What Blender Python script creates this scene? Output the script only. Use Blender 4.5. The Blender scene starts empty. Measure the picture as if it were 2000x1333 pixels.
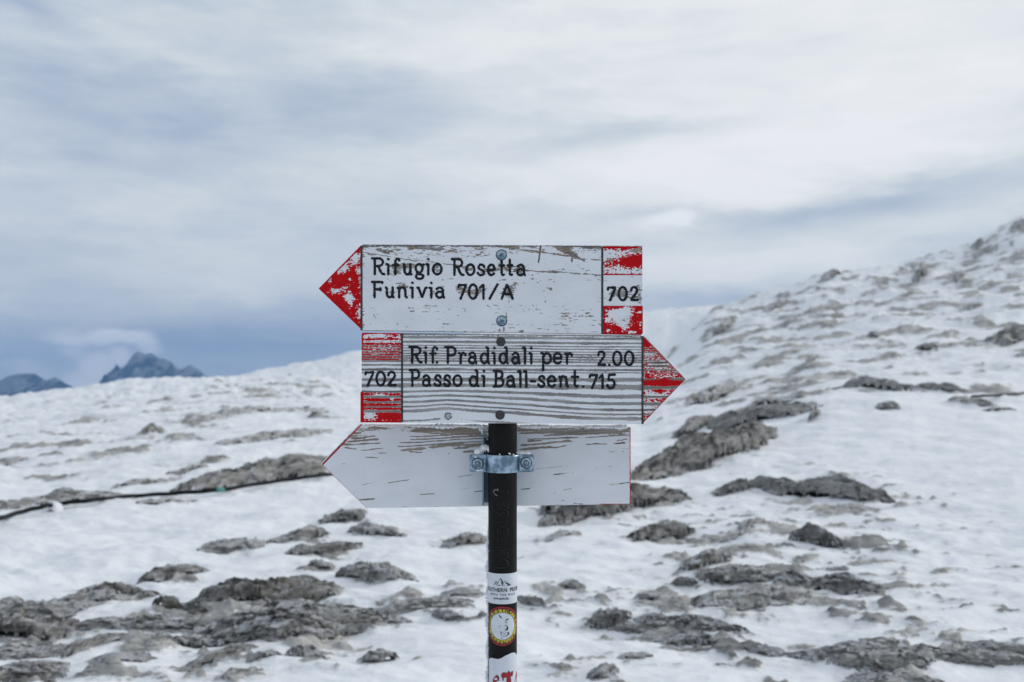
import bpy, math, random
import numpy as np

random.seed(7)
rng = np.random.default_rng(11)
SC = bpy.context.scene
COL = SC.collection

# ------------------------------------------------------------------ camera
F = 1944.0            # focal length in photo pixels (35 mm on a 36 mm sensor, 2000 px wide)
ZC = 1.62             # eye height
HY = 740.0            # photo row of the horizon
cam = bpy.data.cameras.new('camera')
cam.lens = 35.0; cam.sensor_width = 36.0
cam.shift_y = (HY - 666.5) / 2000.0
cam.clip_start = 0.05; cam.clip_end = 20000
cam.dof.use_dof = True; cam.dof.focus_distance = 1.70; cam.dof.aperture_fstop = 5.8
camo = bpy.data.objects.new('camera', cam); COL.objects.link(camo)
camo.location = (0, 0, ZC); camo.rotation_euler = (math.radians(90), 0, 0)
SC.camera = camo

# ------------------------------------------------------------------ world
SUN_EL, SUN_AZ = 23.0, 74.0      # azimuth measured clockwise from the view direction
world = bpy.data.worlds.new('World'); SC.world = world; world.use_nodes = True
nt = world.node_tree; nt.nodes.clear()
def N(t, tree=None, **kw):
    n = (tree or nt).nodes.new(t)
    for k, v in kw.items(): setattr(n, k, v)
    return n
def LK(a, b, tree=None): (tree or nt).links.new(a, b)
def val(sock, v):
    if hasattr(v, 'is_output') or isinstance(v, bpy.types.NodeSocket): sock.id_data.links.new(v, sock)
    else: sock.default_value = v
def M(op, a, b=None, c=None, tree=None, clamp=False):
    n = (tree or nt).nodes.new('ShaderNodeMath'); n.operation = op; n.use_clamp = clamp
    for i, v in enumerate((a, b, c)):
        if v is not None: val(n.inputs[i], v)
    return n.outputs[0]
out = N('ShaderNodeOutputWorld'); bg = N('ShaderNodeBackground'); LK(bg.outputs[0], out.inputs[0])
bg.inputs['Strength'].default_value = 0.1
sky = N('ShaderNodeTexSky', sky_type='NISHITA', sun_disc=False)
sky.sun_elevation = math.radians(SUN_EL); sky.sun_rotation = math.radians(SUN_AZ)
sky.altitude = 2500; sky.air_density = 1.0; sky.dust_density = 1.0
tc = N('ShaderNodeTexCoord')
sep = N('ShaderNodeSeparateXYZ'); LK(tc.outputs['Generated'], sep.inputs[0])
az = M('ARCTAN2', sep.outputs[0], sep.outputs[1])
el = M('ARCSINE', M('MINIMUM', M('MAXIMUM', sep.outputs[2], -1.0), 1.0))
# soft cloud structure from the direction itself, drawn out along the horizon
def cloud_noise(scale, zs, detail, rough, off):
    mp = N('ShaderNodeMapping'); LK(tc.outputs['Generated'], mp.inputs[0])
    mp.inputs['Scale'].default_value = (1, 1, zs); mp.inputs['Location'].default_value = off
    n = N('ShaderNodeTexNoise'); LK(mp.outputs[0], n.inputs[0])
    n.inputs['Scale'].default_value = scale; n.inputs['Detail'].default_value = detail
    n.inputs['Roughness'].default_value = rough; n.inputs['Distortion'].default_value = 0.35
    return n.outputs['Fac']
n1 = cloud_noise(2.2, 4.5, 5, 0.5, (3.1, 0.4, 1.7))
n2 = cloud_noise(6.0, 4.6, 8, 0.58, (0.3, 5.2, 2.1))
n3 = cloud_noise(13.0, 3.4, 8, 0.62, (4.3, 2.2, .1))
nw = cloud_noise(5.0, 2.5, 3, 0.5, (7.3, 1.2, 0.1))
waz = M('ADD', az, M('MULTIPLY', M('SUBTRACT', nw, 0.5), 0.07))
wel = M('ADD', el, M('MULTIPLY', M('SUBTRACT', n2, 0.5), 0.05))
cmb = N('ShaderNodeCombineXYZ'); LK(waz, cmb.inputs[0]); LK(wel, cmb.inputs[1])
# cloud banks: azimuth/elevation given through the photo pixel they are seen at, half sizes, tilt, strength
BANKS = [(1100, 40, 420, 200, 0, .26), (1650, 220, 520, 130, 12, .20), (1350, 330, 420, 110, 0, .16),
         (1500, 500, 420, 75, 3, .20), (230, 225, 260, 50, -12, -.26), (650, 180, 250, 80, -6, -.30), (120, 60, 200, 26, -18, -.22), (250, 112, 260, 20, -10, .16),
         (300, 300, 330, 90, -3, -.08), (1700, 395, 330, 32, 9, -.56), (1230, 262, 200, 26, 6, -.42), (1080, 236, 190, 16, -3, -.12),
         (1300, 420, 190, 22, 0, -.34), (1900, 460, 170, 50, 8, -.22), (1540, 472, 110, 14, 3, -.14), (300, 430, 300, 40, 0, .06),
         (450, 560, 520, 30, 0, .08), (500, 655, 330, 55, 0, -.34), (60, 660, 260, 60, 0, -.06),
         (1400, 590, 190, 32, 0, -.42), (1326, 431, 38, 14, 0, .42), (1270, 436, 44, 10, 0, .20),
         (20, 60, 130, 40, -20, -.12), (250, 110, 260, 26, -8, .10), (1290, 60, 330, 50, -8, -.06)]
def bank(px, py, sx, sy, rot, amp, soft=False):
    a = math.atan((px - 1000) / F); e = math.atan((HY - py) / F * math.cos(a))
    mp = N('ShaderNodeMapping', vector_type='TEXTURE')
    mp.inputs['Location'].default_value = (a, e, 0); mp.inputs['Rotation'].default_value = (0, 0, math.radians(rot))
    mp.inputs['Scale'].default_value = (sx / F, sy / F, 1)
    LK(cmb.outputs[0], mp.inputs[0])
    d = N('ShaderNodeVectorMath', operation='DOT_PRODUCT'); LK(mp.outputs[0], d.inputs[0]); LK(mp.outputs[0], d.inputs[1])
    return M('MULTIPLY', M('EXPONENT', M('MULTIPLY', d.outputs['Value'], -0.8)), amp)
acc = M('MULTIPLY_ADD', M('SUBTRACT', n1, 0.5), 0.75, 0.50)
acc = M('ADD', acc, M('MULTIPLY', M('SUBTRACT', n2, 0.5), 0.60))
acc = M('ADD', acc, M('MULTIPLY', M('SUBTRACT', n3, 0.5), 0.50))
# brighter to the right, towards the hidden sun; smooth all the way round
acc = M('ADD', acc, M('MULTIPLY', M('SINE', M('ADD', az, 0.05)), 0.26))
for b in BANKS: acc = M('ADD', acc, bank(*b))
# small cumulus heads over the far peaks (hard upper edges)
cum = None
ncum = cloud_noise(17, 1.7, 5, 0.55, (1.3, 2.2, 0.1))
for (px, py, sx, sy, w) in [(150, 660, 46, 20, .9), (205, 662, 46, 22, 1.0), (262, 668, 36, 20, .95), (290, 684, 24, 15, .8), (190, 728, 36, 30, 1.0), (145, 690, 30, 20, .6),
                            (225, 712, 22, 20, .8), (170, 755, 40, 24, .9), (60, 725, 40, 14, .4), (-60, 690, 60, 30, .8), (1326, 430, 30, 15, 1.0), (1290, 436, 26, 8, .8)]:
    k = bank(px, py, sx, sy, 0, w)
    cum = k if cum is None else M('MAXIMUM', cum, k)
cum = M('ADD', cum, M('MULTIPLY', M('SUBTRACT', ncum, 0.5), 0.9))
mr = N('ShaderNodeMapRange', interpolation_type='SMOOTHSTEP'); LK(cum, mr.inputs[0])
mr.inputs[1].default_value = 0.12; mr.inputs[2].default_value = 0.85; mr.inputs[3].default_value = 0; mr.inputs[4].default_value = .92
ramp = N('ShaderNodeValToRGB'); LK(acc, ramp.inputs[0])
cr = ramp.color_ramp
def lin(c): return tuple(((v / 255) / 12.92 if v <= 10 else (((v / 255) + .055) / 1.055) ** 2.4) for v in c) + (1,)
cr.elements[0].position = 0.0; cr.elements[0].color = lin((158, 173, 194))
cr.elements[1].position = 1.0; cr.elements[1].color = lin((231, 232, 234))
for p, c in ((0.25, (181, 192, 205)), (0.5, (202, 209, 215)), (0.75, (220, 224, 226))):
    e_ = cr.elements.new(p); e_.color = lin(c)
mixc = N('ShaderNodeMix', data_type='RGBA'); LK(mr.outputs[0], mixc.inputs['Factor'])
LK(ramp.outputs[0], mixc.inputs[6]); mixc.inputs[7].default_value = lin((229, 232, 236))
sc10 = N('ShaderNodeVectorMath', operation='SCALE'); LK(mixc.outputs[2], sc10.inputs[0]); sc10.inputs['Scale'].default_value = 11.8
mixs = N('ShaderNodeMix', data_type='RGBA'); mixs.inputs['Factor'].default_value = 0.98
LK(sky.outputs[0], mixs.inputs[6]); LK(sc10.outputs[0], mixs.inputs[7]); LK(mixs.outputs[2], bg.inputs[0])
world.cycles.sampling_method = 'MANUAL'; world.cycles.sample_map_resolution = 512

sun = bpy.data.lights.new('sun', 'SUN'); sun.energy = 1.4; sun.angle = math.radians(12); sun.color = (1.0, 0.95, 0.88)
suno = bpy.data.objects.new('sun', sun); COL.objects.link(suno)
a_, e_ = math.radians(SUN_AZ), math.radians(SUN_EL)
suno.rotation_euler = (math.pi / 2 - e_, 0, math.pi - a_)   # light travels from the azimuth towards the ground
suno.location = (30, 20, 60)
SC.view_settings.view_transform = 'Standard'; SC.view_settings.look = 'None'
SC.view_settings.gamma = 1.0; SC.view_settings.use_curve_mapping = False
SC.view_settings.exposure = -0.02
SC.cycles.volume_bounces = 0; SC.cycles.max_bounces = 6; SC.cycles.diffuse_bounces = 3
SC.cycles.use_denoising = True

# ------------------------------------------------------------------ numpy noise
def _h(ix, iy, seed):
    n = (ix.astype(np.int64) * 374761393 + iy.astype(np.int64) * 668265263 + seed * 2246822519) & 0xffffffff
    n = ((n ^ (n >> 13)) * 1274126177) & 0xffffffff
    return ((n ^ (n >> 16)) & 0xffff) / 65535.0 * 2 * np.pi
def perlin(x, y, seed=0):
    x0 = np.floor(x); y0 = np.floor(y); fx = x - x0; fy = y - y0
    u = fx ** 3 * (fx * (fx * 6 - 15) + 10); v = fy ** 3 * (fy * (fy * 6 - 15) + 10)
    def g(i, j):
        a = _h(x0 + i, y0 + j, seed); return np.cos(a) * (fx - i) + np.sin(a) * (fy - j)
    a = g(0, 0); b = g(1, 0); c = g(0, 1); d = g(1, 1)
    return ((a + u * (b - a)) * (1 - v) + (c + u * (d - c)) * v) * 1.4
def fbm(x, y, seed=0, oct=4, rough=.5):
    s = 0; a = 1; t = 0
    for i in range(oct):
        s = s + a * perlin(x, y, seed + i * 17); t += a; a *= rough; x = x * 2.03 + 3.7; y = y * 2.03 + 1.3
    return s / t
def ridged(x, y, seed=0, oct=4, rough=.5):
    s = 0; a = 1; t = 0
    for i in range(oct):
        s = s + a * (1 - 2 * np.abs(perlin(x, y, seed + i * 17))); t += a; a *= rough; x = x * 2.07 + 3.7; y = y * 2.07 + 1.3
    return s / t
def sst(a, b, x):
    t = np.clip((x - a) / (b - a), 0, 1); return t * t * (3 - 2 * t)

# ------------------------------------------------------------------ object helpers
def props(o, label=None, cat=None, group=None, kind=None):
    if label: o['label'] = label
    if cat: o['category'] = cat
    if group: o['group'] = group
    if kind: o['kind'] = kind
    return o
def link(name, me, mat=None, parent=None):
    o = bpy.data.objects.new(name, me); COL.objects.link(o)
    if mat is not None and me is not None and not me.materials:
        for m in (mat if isinstance(mat, (list, tuple)) else [mat]): me.materials.append(m)
    if parent: o.parent = parent
    return o
def mesh_np(name, V, Fq, attrs=None, smooth=True, matidx=None, F3=None):
    me = bpy.data.meshes.new(name)
    V = np.asarray(V, dtype=np.float32); Fq = np.asarray(Fq, dtype=np.int32)
    nq = len(Fq); n3 = 0 if F3 is None else len(F3)
    me.vertices.add(len(V)); me.vertices.foreach_set('co', V.ravel())
    loops = Fq.ravel() if nq else np.zeros(0, np.int32)
    if n3: loops = np.concatenate([loops, np.asarray(F3, np.int32).ravel()])
    me.loops.add(len(loops)); me.loops.foreach_set('vertex_index', loops)
    me.polygons.add(nq + n3)
    st = np.concatenate([np.arange(nq) * 4, nq * 4 + np.arange(n3) * 3]).astype(np.int32)
    me.polygons.foreach_set('loop_start', st)
    me.update(calc_edges=True)
    me.polygons.foreach_set('use_smooth', np.full(nq + n3, smooth, dtype=bool))
    if matidx is not None: me.polygons.foreach_set('material_index', np.asarray(matidx, np.int32))
    for k, a in (attrs or {}).items():
        at = me.attributes.new(k, 'FLOAT', 'POINT'); at.data.foreach_set('value', np.asarray(a, np.float32).ravel())
    me.validate()
    return me
def grid_faces(nr, nc, base=0):
    i, j = np.meshgrid(np.arange(nr - 1), np.arange(nc - 1), indexing='ij')
    a = base + i * nc + j
    return np.stack([a, a + 1, a + nc + 1, a + nc], -1).reshape(-1, 4)

# ------------------------------------------------------------------ materials
def new_mat(name):
    m = bpy.data.materials.new(name); m.use_nodes = True
    t = m.node_tree; p = t.nodes['Principled BSDF']
    return m, t, p
def attr(t, name, typ='GEOMETRY'):
    n = t.nodes.new('ShaderNodeAttribute'); n.attribute_name = name; n.attribute_type = typ; return n.outputs['Fac']
def noise(t, scale, detail=4, rough=.5, vec=None, dist=0, color=False):
    n = t.nodes.new('ShaderNodeTexNoise'); n.inputs['Scale'].default_value = scale
    n.inputs['Detail'].default_value = detail; n.inputs['Roughness'].default_value = rough; n.inputs['Distortion'].default_value = dist
    if vec is not None: t.links.new(vec, n.inputs[0])
    return n.outputs['Color' if color else 'Fac']
def coords(t, scale=(1, 1, 1), rot=(0, 0, 0), which='Object'):
    c = t.nodes.new('ShaderNodeTexCoord'); mp = t.nodes.new('ShaderNodeMapping')
    t.links.new(c.outputs[which], mp.inputs[0]); mp.inputs['Scale'].default_value = scale; mp.inputs['Rotation'].default_value = rot
    return mp.outputs[0]
def wcoords(t, scale=(1, 1, 1), rot=(0, 0, 0)):
    c = t.nodes.new('ShaderNodeNewGeometry'); mp = t.nodes.new('ShaderNodeMapping')
    t.links.new(c.outputs['Position'], mp.inputs[0]); mp.inputs['Scale'].default_value = scale; mp.inputs['Rotation'].default_value = rot
    return mp.outputs[0]
def mixrgb(t, f, a, b):
    n = t.nodes.new('ShaderNodeMix'); n.data_type = 'RGBA'
    val(n.inputs['Factor'], f); val(n.inputs[6], a); val(n.inputs[7], b); return n.outputs[2]
def step(t, x, a, b, lo=0., hi=1.):
    n = t.nodes.new('ShaderNodeMapRange'); n.interpolation_type = 'SMOOTHSTEP'
    t.links.new(x, n.inputs[0])
    for i, v in enumerate((a, b, lo, hi)): n.inputs[i + 1].default_value = v
    return n.outputs[0]
def bump(t, h, strength, dist, p, prev=None):
    b = t.nodes.new('ShaderNodeBump'); b.inputs['Strength'].default_value = strength; b.inputs['Distance'].default_value = dist
    t.links.new(h, b.inputs['Height'])
    if prev is not None: t.links.new(prev, b.inputs['Normal'])
    if p is not None: t.links.new(b.outputs[0], p.inputs['Normal'])
    return b.outputs[0]
def rgb(r, g, b): return (r, g, b, 1)
def simple_mat(name, c, rough=.6, metal=0., var=.15, scale=60, bmp=0.0, c2=None, spec=.5):
    m, t, p = new_mat(name)
    n = noise(t, scale, 4, .6, coords(t))
    col = mixrgb(t, step(t, n, .35, .65), rgb(*c), rgb(*(c2 or tuple(v * (1 - var) for v in c))))
    t.links.new(col, p.inputs['Base Color']); p.inputs['Roughness'].default_value = rough; p.inputs['Metallic'].default_value = metal
    p.inputs['Specular IOR Level'].default_value = spec
    if bmp: bump(t, n, bmp, .002, p)
    return m

SNOWC = rgb(.83, .845, .875)
def rock_colour(t, sc=1.0):
    w = wcoords(t, (1, 1, 1.7)); wq = wcoords(t, (.6, .8, 4.2), (math.radians(10), math.radians(9), 0))
    a = noise(t, 1.3 * sc, 8, .66, w); b = noise(t, 6.0 * sc, 8, .72, wq, dist=.25); c = noise(t, 22 * sc, 6, .75, w)
    col = mixrgb(t, step(t, a, .36, .62), rgb(.31, .312, .31), rgb(.66, .645, .615))
    col = mixrgb(t, step(t, b, .52, .68, 0, .8), col, rgb(.09, .093, .096))
    col = mixrgb(t, step(t, b, .46, .36, 0, .6), col, rgb(.66, .645, .61))
    col = mixrgb(t, step(t, c, .55, .70, 0, .6), col, rgb(.10, .102, .103))
    ln = M('ABSOLUTE', M('SUBTRACT', noise(t, 2.2 * sc, 7, .62, wq, dist=.5), .5, tree=t), tree=t)
    crack = step(t, ln, .0, .016, 1, 0)
    col = mixrgb(t, M('MULTIPLY', crack, .6, tree=t), col, rgb(.04, .042, .045))
    return col, b, c, crack

# rock objects: limestone with lichen and windblown snow on flatter places, also painting in light tops against shaded sides
rockm, t, p = new_mat('limestone_rock')
rc, nb, nc_, crk = rock_colour(t)
lich = step(t, noise(t, 3.2, 5, .6, wcoords(t)), .50, .62)
rc = mixrgb(t, M('MULTIPLY', lich, M('MULTIPLY', attr(t, 'lichen', 'OBJECT'), .8, tree=t), tree=t), rc, rgb(.19, .18, .08))
geo = t.nodes.new('ShaderNodeNewGeometry'); sx = t.nodes.new('ShaderNodeSeparateXYZ'); t.links.new(geo.outputs['Normal'], sx.inputs[0])
nbig = noise(t, 1.6, 8, .66, wcoords(t, (.6, 1, 1.8))); nfin = noise(t, 9, 7, .7, wcoords(t, (.5, 1, 1.6)), dist=.3)
sn = M('ADD', M('MULTIPLY', sx.outputs[2], .70, tree=t), M('ADD', M('MULTIPLY', nbig, .75, tree=t), M('MULTIPLY', nfin, .65, tree=t), tree=t), tree=t)
sn = M('ADD', sn, M('MULTIPLY', attr(t, 'snowy', 'OBJECT'), .45, tree=t), tree=t)
sn = M('ADD', sn, M('MULTIPLY', attr(t, 'rim'), .55, tree=t), tree=t)
snf = step(t, sn, 1.06, 1.34)
t.links.new(mixrgb(t, snf, rc, SNOWC), p.inputs['Base Color'])
p.inputs['Roughness'].default_value = .85; p.inputs['Specular IOR Level'].default_value = .25
hb = M('ADD', M('MULTIPLY', nb, 1.0, tree=t), M('MULTIPLY', nc_, .35, tree=t), tree=t)
hb = M('SUBTRACT', hb, M('MULTIPLY', crk, .25, tree=t), tree=t)
bump(t, hb, 1.0, .12, p)

# snow sheet: sastrugi relief, small stones and scoured rock showing where "fleck" says so
snowm, t, p = new_mat('windblown_snow')
w = wcoords(t)
wl = wcoords(t, (.55, 1.0, 1.3), (0, 0, math.radians(18)))
mk = attr(t, 'mask')
hf = M('ADD', M('MULTIPLY', noise(t, 7, 7, .7, wcoords(t, (.5, 1, 1)), dist=.3), 1.5, tree=t), M('MULTIPLY_ADD', noise(t, 28, 4, .7, w), .7, -1.1, tree=t), tree=t)
mk2 = M('ADD', mk, hf, tree=t)
rockf = step(t, mk2, -.06, .22)
rc2, nb2, nc2, crk2 = rock_colour(t)
dust = step(t, mk2, -1.1, .15, 0, .34)
t.links.new(mixrgb(t, rockf, mixrgb(t, dust, SNOWC, mixrgb(t, .35, rgb(.40, .41, .42), rc2)), rc2), p.inputs['Base Color'])
p.inputs['Roughness'].default_value = .7; p.inputs['Specular IOR Level'].default_value = .3
s1 = noise(t, 1.1, 5, .55, wl, dist=.3); s2 = noise(t, 5.0, 5, .6, wl, dist=.2); s3 = noise(t, 30, 3, .6, w)
hh = M('ADD', M('MULTIPLY', s1, 1.0, tree=t), M('ADD', M('MULTIPLY', s2, .10, tree=t), M('MULTIPLY', s3, .03, tree=t), tree=t), tree=t)
hh = M('ADD', hh, M('MULTIPLY', rockf, M('MULTIPLY_ADD', nb2, .9, -.25, tree=t), tree=t), tree=t)
bump(t, hh, .6, .26, p)

softsnow = simple_mat('clinging_snow', (.80, .82, .85), .7, 0, .04, 200, .3)

# painted wood: white paint worn down to grey-brown grain, red paint worn to the white
def board_mat(name, white):
    m, t, p = new_mat(name)
    wl = coords(t, (9, 1, 130)); wf = coords(t, (30, 1, 700))
    g1 = noise(t, 1, 5, .6, wl); g2 = noise(t, 1, 4, .6, wf)
    grey = mixrgb(t, step(t, g1, .3, .7), rgb(.17, .172, .178), rgb(.38, .38, .385))
    grey = mixrgb(t, step(t, g2, .52, .72, 0, .45), grey, rgb(.10, .10, .102))
    brown = mixrgb(t, g1, rgb(.17, .125, .09), rgb(.42, .36, .285))
    wood = mixrgb(t, attr(t, 'brown'), grey, brown)
    wood = mixrgb(t, attr(t, 'dark'), wood, rgb(.028, .026, .026))
    dirt = noise(t, 14, 5, .6, coords(t, (1, 1, 2)))
    wh = mixrgb(t, step(t, dirt, .35, .7), rgb(*white), rgb(*(v * .93 for v in white)))
    redc = mixrgb(t, noise(t, 60, 3, .5, coords(t)), rgb(.50, .004, .008), rgb(.40, .003, .006))
    col = mixrgb(t, step(t, attr(t, 'red'), -.02, .02), wh, redc)
    wr = step(t, attr(t, 'wear'), -.02, .02)
    col = mixrgb(t, wr, col, wood)
    t.links.new(col, p.inputs['Base Color'])
    p.inputs['Roughness'].default_value = .75; p.inputs['Specular IOR Level'].default_value = .12
    bump(t, g2, .25, .0006, p)
    return m
boardm = board_mat('worn_painted_wood', (.70, .725, .77))
edgem = simple_mat('weathered_wood_edge', (.20, .19, .18), .8, 0, .5, 40)
rededge = simple_mat('red_painted_edge', (.46, .006, .012), .6, 0, .25, 90)
groovem = simple_mat('black_groove_paint', (.010, .011, .013), .7, 0, .3, 120, .2, c2=(.05, .052, .056))
letterm = simple_mat('black_letter_paint', (.006, .008, .012), .7, 0, .3, 420, spec=.1, c2=(.03, .032, .036))
polem = simple_mat('dark_brown_pole_paint', (.009, .008, .0075), .55, 0, .3, 30, .05, spec=.14)
scrib = simple_mat('scratched_marker_outline', (.030, .030, .030), .6, 0, .4, 300)
scribw = simple_mat('chalky_marker_outline', (.26, .25, .24), .7, 0, .5, 300)
boltdark = simple_mat('dark_bolt_head', (.055, .056, .06), .55, .4, .35, 200, .2)
nutm = simple_mat('dull_zinc_nut', (.20, .24, .26), .4, .7, .6, 300, .2)
galv, t, p = new_mat('galvanised_steel')
n = noise(t, 45, 5, .6, coords(t)); n_2 = noise(t, 190, 3, .6, coords(t))
c = mixrgb(t, step(t, n, .35, .62), rgb(.46, .60, .72), rgb(.13, .20, .27))
c = mixrgb(t, step(t, n_2, .6, .75, 0, .6), c, rgb(.10, .12, .14))
t.links.new(c, p.inputs['Base Color']); p.inputs['Metallic'].default_value = .85; p.inputs['Roughness'].default_value = .36
bump(t, n_2, .15, .0008, p)
zincm, t, p = new_mat('blue_zinc_steel')
n = noise(t, 30, 4, .6, coords(t))
c = mixrgb(t, n, rgb(.06, .13, .18), rgb(.15, .25, .31)); t.links.new(c, p.inputs['Base Color'])
p.inputs['Metallic'].default_value = .6; p.inputs['Roughness'].default_value = .45
stwhite = simple_mat('white_sticker_vinyl', (.62, .66, .72), .4, 0, .08, 60)
stred = simple_mat('red_sticker_print', (.33, .006, .016), .45, 0, .2, 100)
styel = simple_mat('yellow_sticker_print', (.55, .47, .03), .45, 0, .2, 100)
stblk = simple_mat('black_sticker_print', (.012, .014, .018), .5, 0, .2, 100)
hosem = simple_mat('black_rubber_hose', (.007, .008, .010), .6, 0, .4, 12, spec=.15)
tealm = simple_mat('teal_tape', (.06, .22, .22), .5)

# ================================================================== SETTING: terrain
COLS = [-900, 0, 120, 270, 430, 520, 600, 700, 1000, 1250, 1300, 1400, 1500, 1620, 1750, 1870, 2000, 2700]
TAB = {  # photo column -> (distance m, photo row the ground is seen at)
 -900: [(3,1790),(5.25,1340),(7,1195),(10,1070),(14,1000),(20,945),(28,900),(40,865),(60,835),(80,822),(110,850),(200,930),(450,1050)],
 0:    [(3,1777),(5.25,1333),(7,1190),(10,1058),(14,982),(20,925),(28,875),(40,833),(60,800),(80,781),(110,800),(200,880),(450,1000)],
 120:  [(3,1777),(5.25,1333),(7,1190),(10,1058),(14,980),(20,920),(28,868),(40,825),(60,790),(80,767),(110,785),(200,860),(450,1000)],
 270:  [(3,1777),(5.25,1333),(7,1188),(10,1056),(14,975),(20,912),(28,860),(40,815),(60,775),(80,746),(110,765),(200,820),(450,960)],
 430:  [(3,1777),(5.25,1333),(7,1187),(10,1055),(14,972),(20,905),(28,853),(40,808),(60,770),(80,743),(110,760),(160,765),(250,740),(300,760),(450,900)],
 520:  [(3,1777),(5.25,1333),(7,1186),(10,1054),(14,970),(20,900),(28,850),(40,805),(60,768),(80,739),(110,752),(160,750),(250,720),(300,735),(450,880)],
 600:  [(3,1777),(5.25,1333),(7,1186),(10,1054),(14,968),(20,897),(28,848),(40,803),(60,767),(80,742),(110,752),(160,740),(250,706),(300,725),(450,860)],
 700:  [(3,1777),(5.25,1333),(7,1186),(10,1054),(14,968),(20,897),(28,848),(40,803),(60,770),(80,752),(110,748),(160,725),(250,684),(300,700),(450,840)],
 1000: [(3,1777),(5.25,1333),(7,1186),(10,1052),(14,965),(20,897),(28,848),(40,810),(60,780),(80,765),(110,748),(160,705),(250,640),(300,655),(450,800)],
 1250: [(3,1777),(5.25,1333),(7,1185),(10,1050),(14,960),(20,892),(28,845),(40,805),(60,775),(80,752),(110,738),(160,700),(250,608),(300,625),(450,760)],
 1300: [(3,1777),(5.25,1333),(7,1185),(10,1048),(14,958),(20,885),(28,835),(40,790),(55,745),(70,712),(85,689),(110,705),(150,705),(250,602),(300,620),(450,760)],
 1400: [(3,1777),(5.25,1333),(7,1183),(10,1045),(14,955),(20,872),(28,820),(40,770),(55,710),(70,650),(85,600),(110,622),(150,645),(250,596),(300,615),(450,760)],
 1500: [(3,1777),(5.25,1333),(7,1183),(10,1042),(14,950),(20,860),(26,806),(32,780),(42,745),(55,690),(75,612),(90,574),(115,592),(160,640),(300,680),(450,760)],
 1620: [(3,1777),(5.25,1333),(7,1182),(10,1038),(14,945),(20,842),(25,776),(29,772),(40,735),(55,670),(75,584),(92,536),(115,558),(160,620),(300,680),(450,760)],
 1750: [(3,1777),(5.25,1333),(7,1180),(10,1035),(14,935),(20,828),(24,770),(28,775),(38,735),(52,665),(72,580),(95,520),(125,545),(160,620),(300,680),(450,760)],
 1870: [(3,1777),(5.25,1333),(7,1178),(10,1030),(14,928),(20,826),(24,775),(28,782),(38,735),(52,655),(72,570),(100,488),(125,500),(160,600),(300,680),(450,760)],
 2000: [(3,1777),(5.25,1333),(7,1175),(10,1025),(14,920),(20,825),(24,779),(28,784),(36,745),(52,645),(72,545),(105,426),(130,445),(160,560),(300,680),(450,760)],
 2700: [(3,1760),(5.25,1315),(7,1155),(10,1000),(14,890),(20,790),(26,740),(34,690),(45,630),(60,540),(80,420),(115,250),(140,280),(200,480),(300,640),(450,760)],
}
# az columns / radial rows
azf = np.arange(-33, 33.001, 0.108)
azf = np.concatenate([np.arange(-50, -33.1, .34), azf, np.arange(33.34, 50.1, .34)])
azc = np.arange(52, 309.1, 2.5)
AZ = np.radians(np.concatenate([azf, azc]))
R_ = np.concatenate([np.geomspace(.4, 3.6, 26)[:-1], np.geomspace(3.6, 13, 270)[:-1], np.geomspace(13, 140, 300)[:-1], np.geomspace(140, 620, 46)])
lr = np.log(R_)
def col_profile(c):
    d, py = zip(*TAB[c]); d = np.array(d, float); py = np.array(py, float)
    z = ZC - (py - HY) / F * d
    zz = np.interp(lr, np.log(d), z)
    zz = np.where(R_ < 3, zz * (R_ / 3) ** 2, zz)
    zz = np.where(R_ > 450, z[-1] + (-175 - z[-1]) * (R_ - 450) / 170, zz)
    return zz
PROF = np.array([col_profile(c) for c in COLS])           # by depth
k = np.array([1, 2, 3, 2, 1.]); k /= k.sum()
PROF = np.array([np.convolve(np.pad(p_, 2, 'edge'), k, 'valid') for p_ in PROF])
def base_z(px, d):
    """smooth ground height from photo column and depth"""
    ci = np.interp(px, COLS, np.arange(len(COLS))); i0 = np.clip(np.floor(ci).astype(int), 0, len(COLS) - 2); f = ci - i0
    f = f * f * (3 - 2 * f) * .5 + f * .5
    ri = np.interp(np.log(d), lr, np.arange(len(lr))); r0 = np.clip(np.floor(ri).astype(int), 0, len(lr) - 2); g = ri - r0
    def s(a, b): return PROF[a, b]
    return (s(i0, r0) * (1 - g) + s(i0, r0 + 1) * g) * (1 - f) + (s(i0 + 1, r0) * (1 - g) + s(i0 + 1, r0 + 1) * g) * f
def ground(x, y):
    x = np.asarray(x, float); y = np.asarray(y, float)
    az_ = np.arctan2(x, y); r = np.hypot(x, y)
    ac = np.clip(az_, math.radians(-40), math.radians(40))
    px = 1000 + F * np.tan(ac); d = np.maximum(r * np.cos(ac), .41)
    z = base_z(px, d)
    wb = sst(math.radians(42), math.radians(85), np.abs(az_))
    z = z * (1 - wb) + wb * np.where(r > 300, -(r - 300) * .55, 0)
    # wind drifts, gentle near the post, larger on the hills
    amp = np.clip(r / 22, .30, 1.0) * sst(1.5, 6, r)
    z = z + .16 * amp * fbm(x / 2.6 + .2 * y, y / 1.5, 3, 4) + .75 * np.clip((r - 14) / 60, 0, 1) * (ridged(x / 13 + y / 40, y / 9, 9, 5, .55) - .35) \
        - .12 * np.clip((r - 14) / 60, 0, 1)
    far = np.clip((r - 25) / 50, 0, 1) * (1 - .5 * sst(130, 200, r))
    z = z + .42 * far * (ridged(x / 3.6 + y / 14, y / 3.2, 61, 5, .6) - .35) + .10 * sst(3, 7, r) * fbm(x / 1.1 + y * .3, y / .8, 71, 4)
    z = z + .045 * sst(2.5, 6, r) * ridged(x / .9 + y * .25, y / .55, 21, 3)
    return z
def px_of(x, y): return 1000 + F * x / y
def row_of(z, y): return HY - (z - ZC) / y * F
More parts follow.
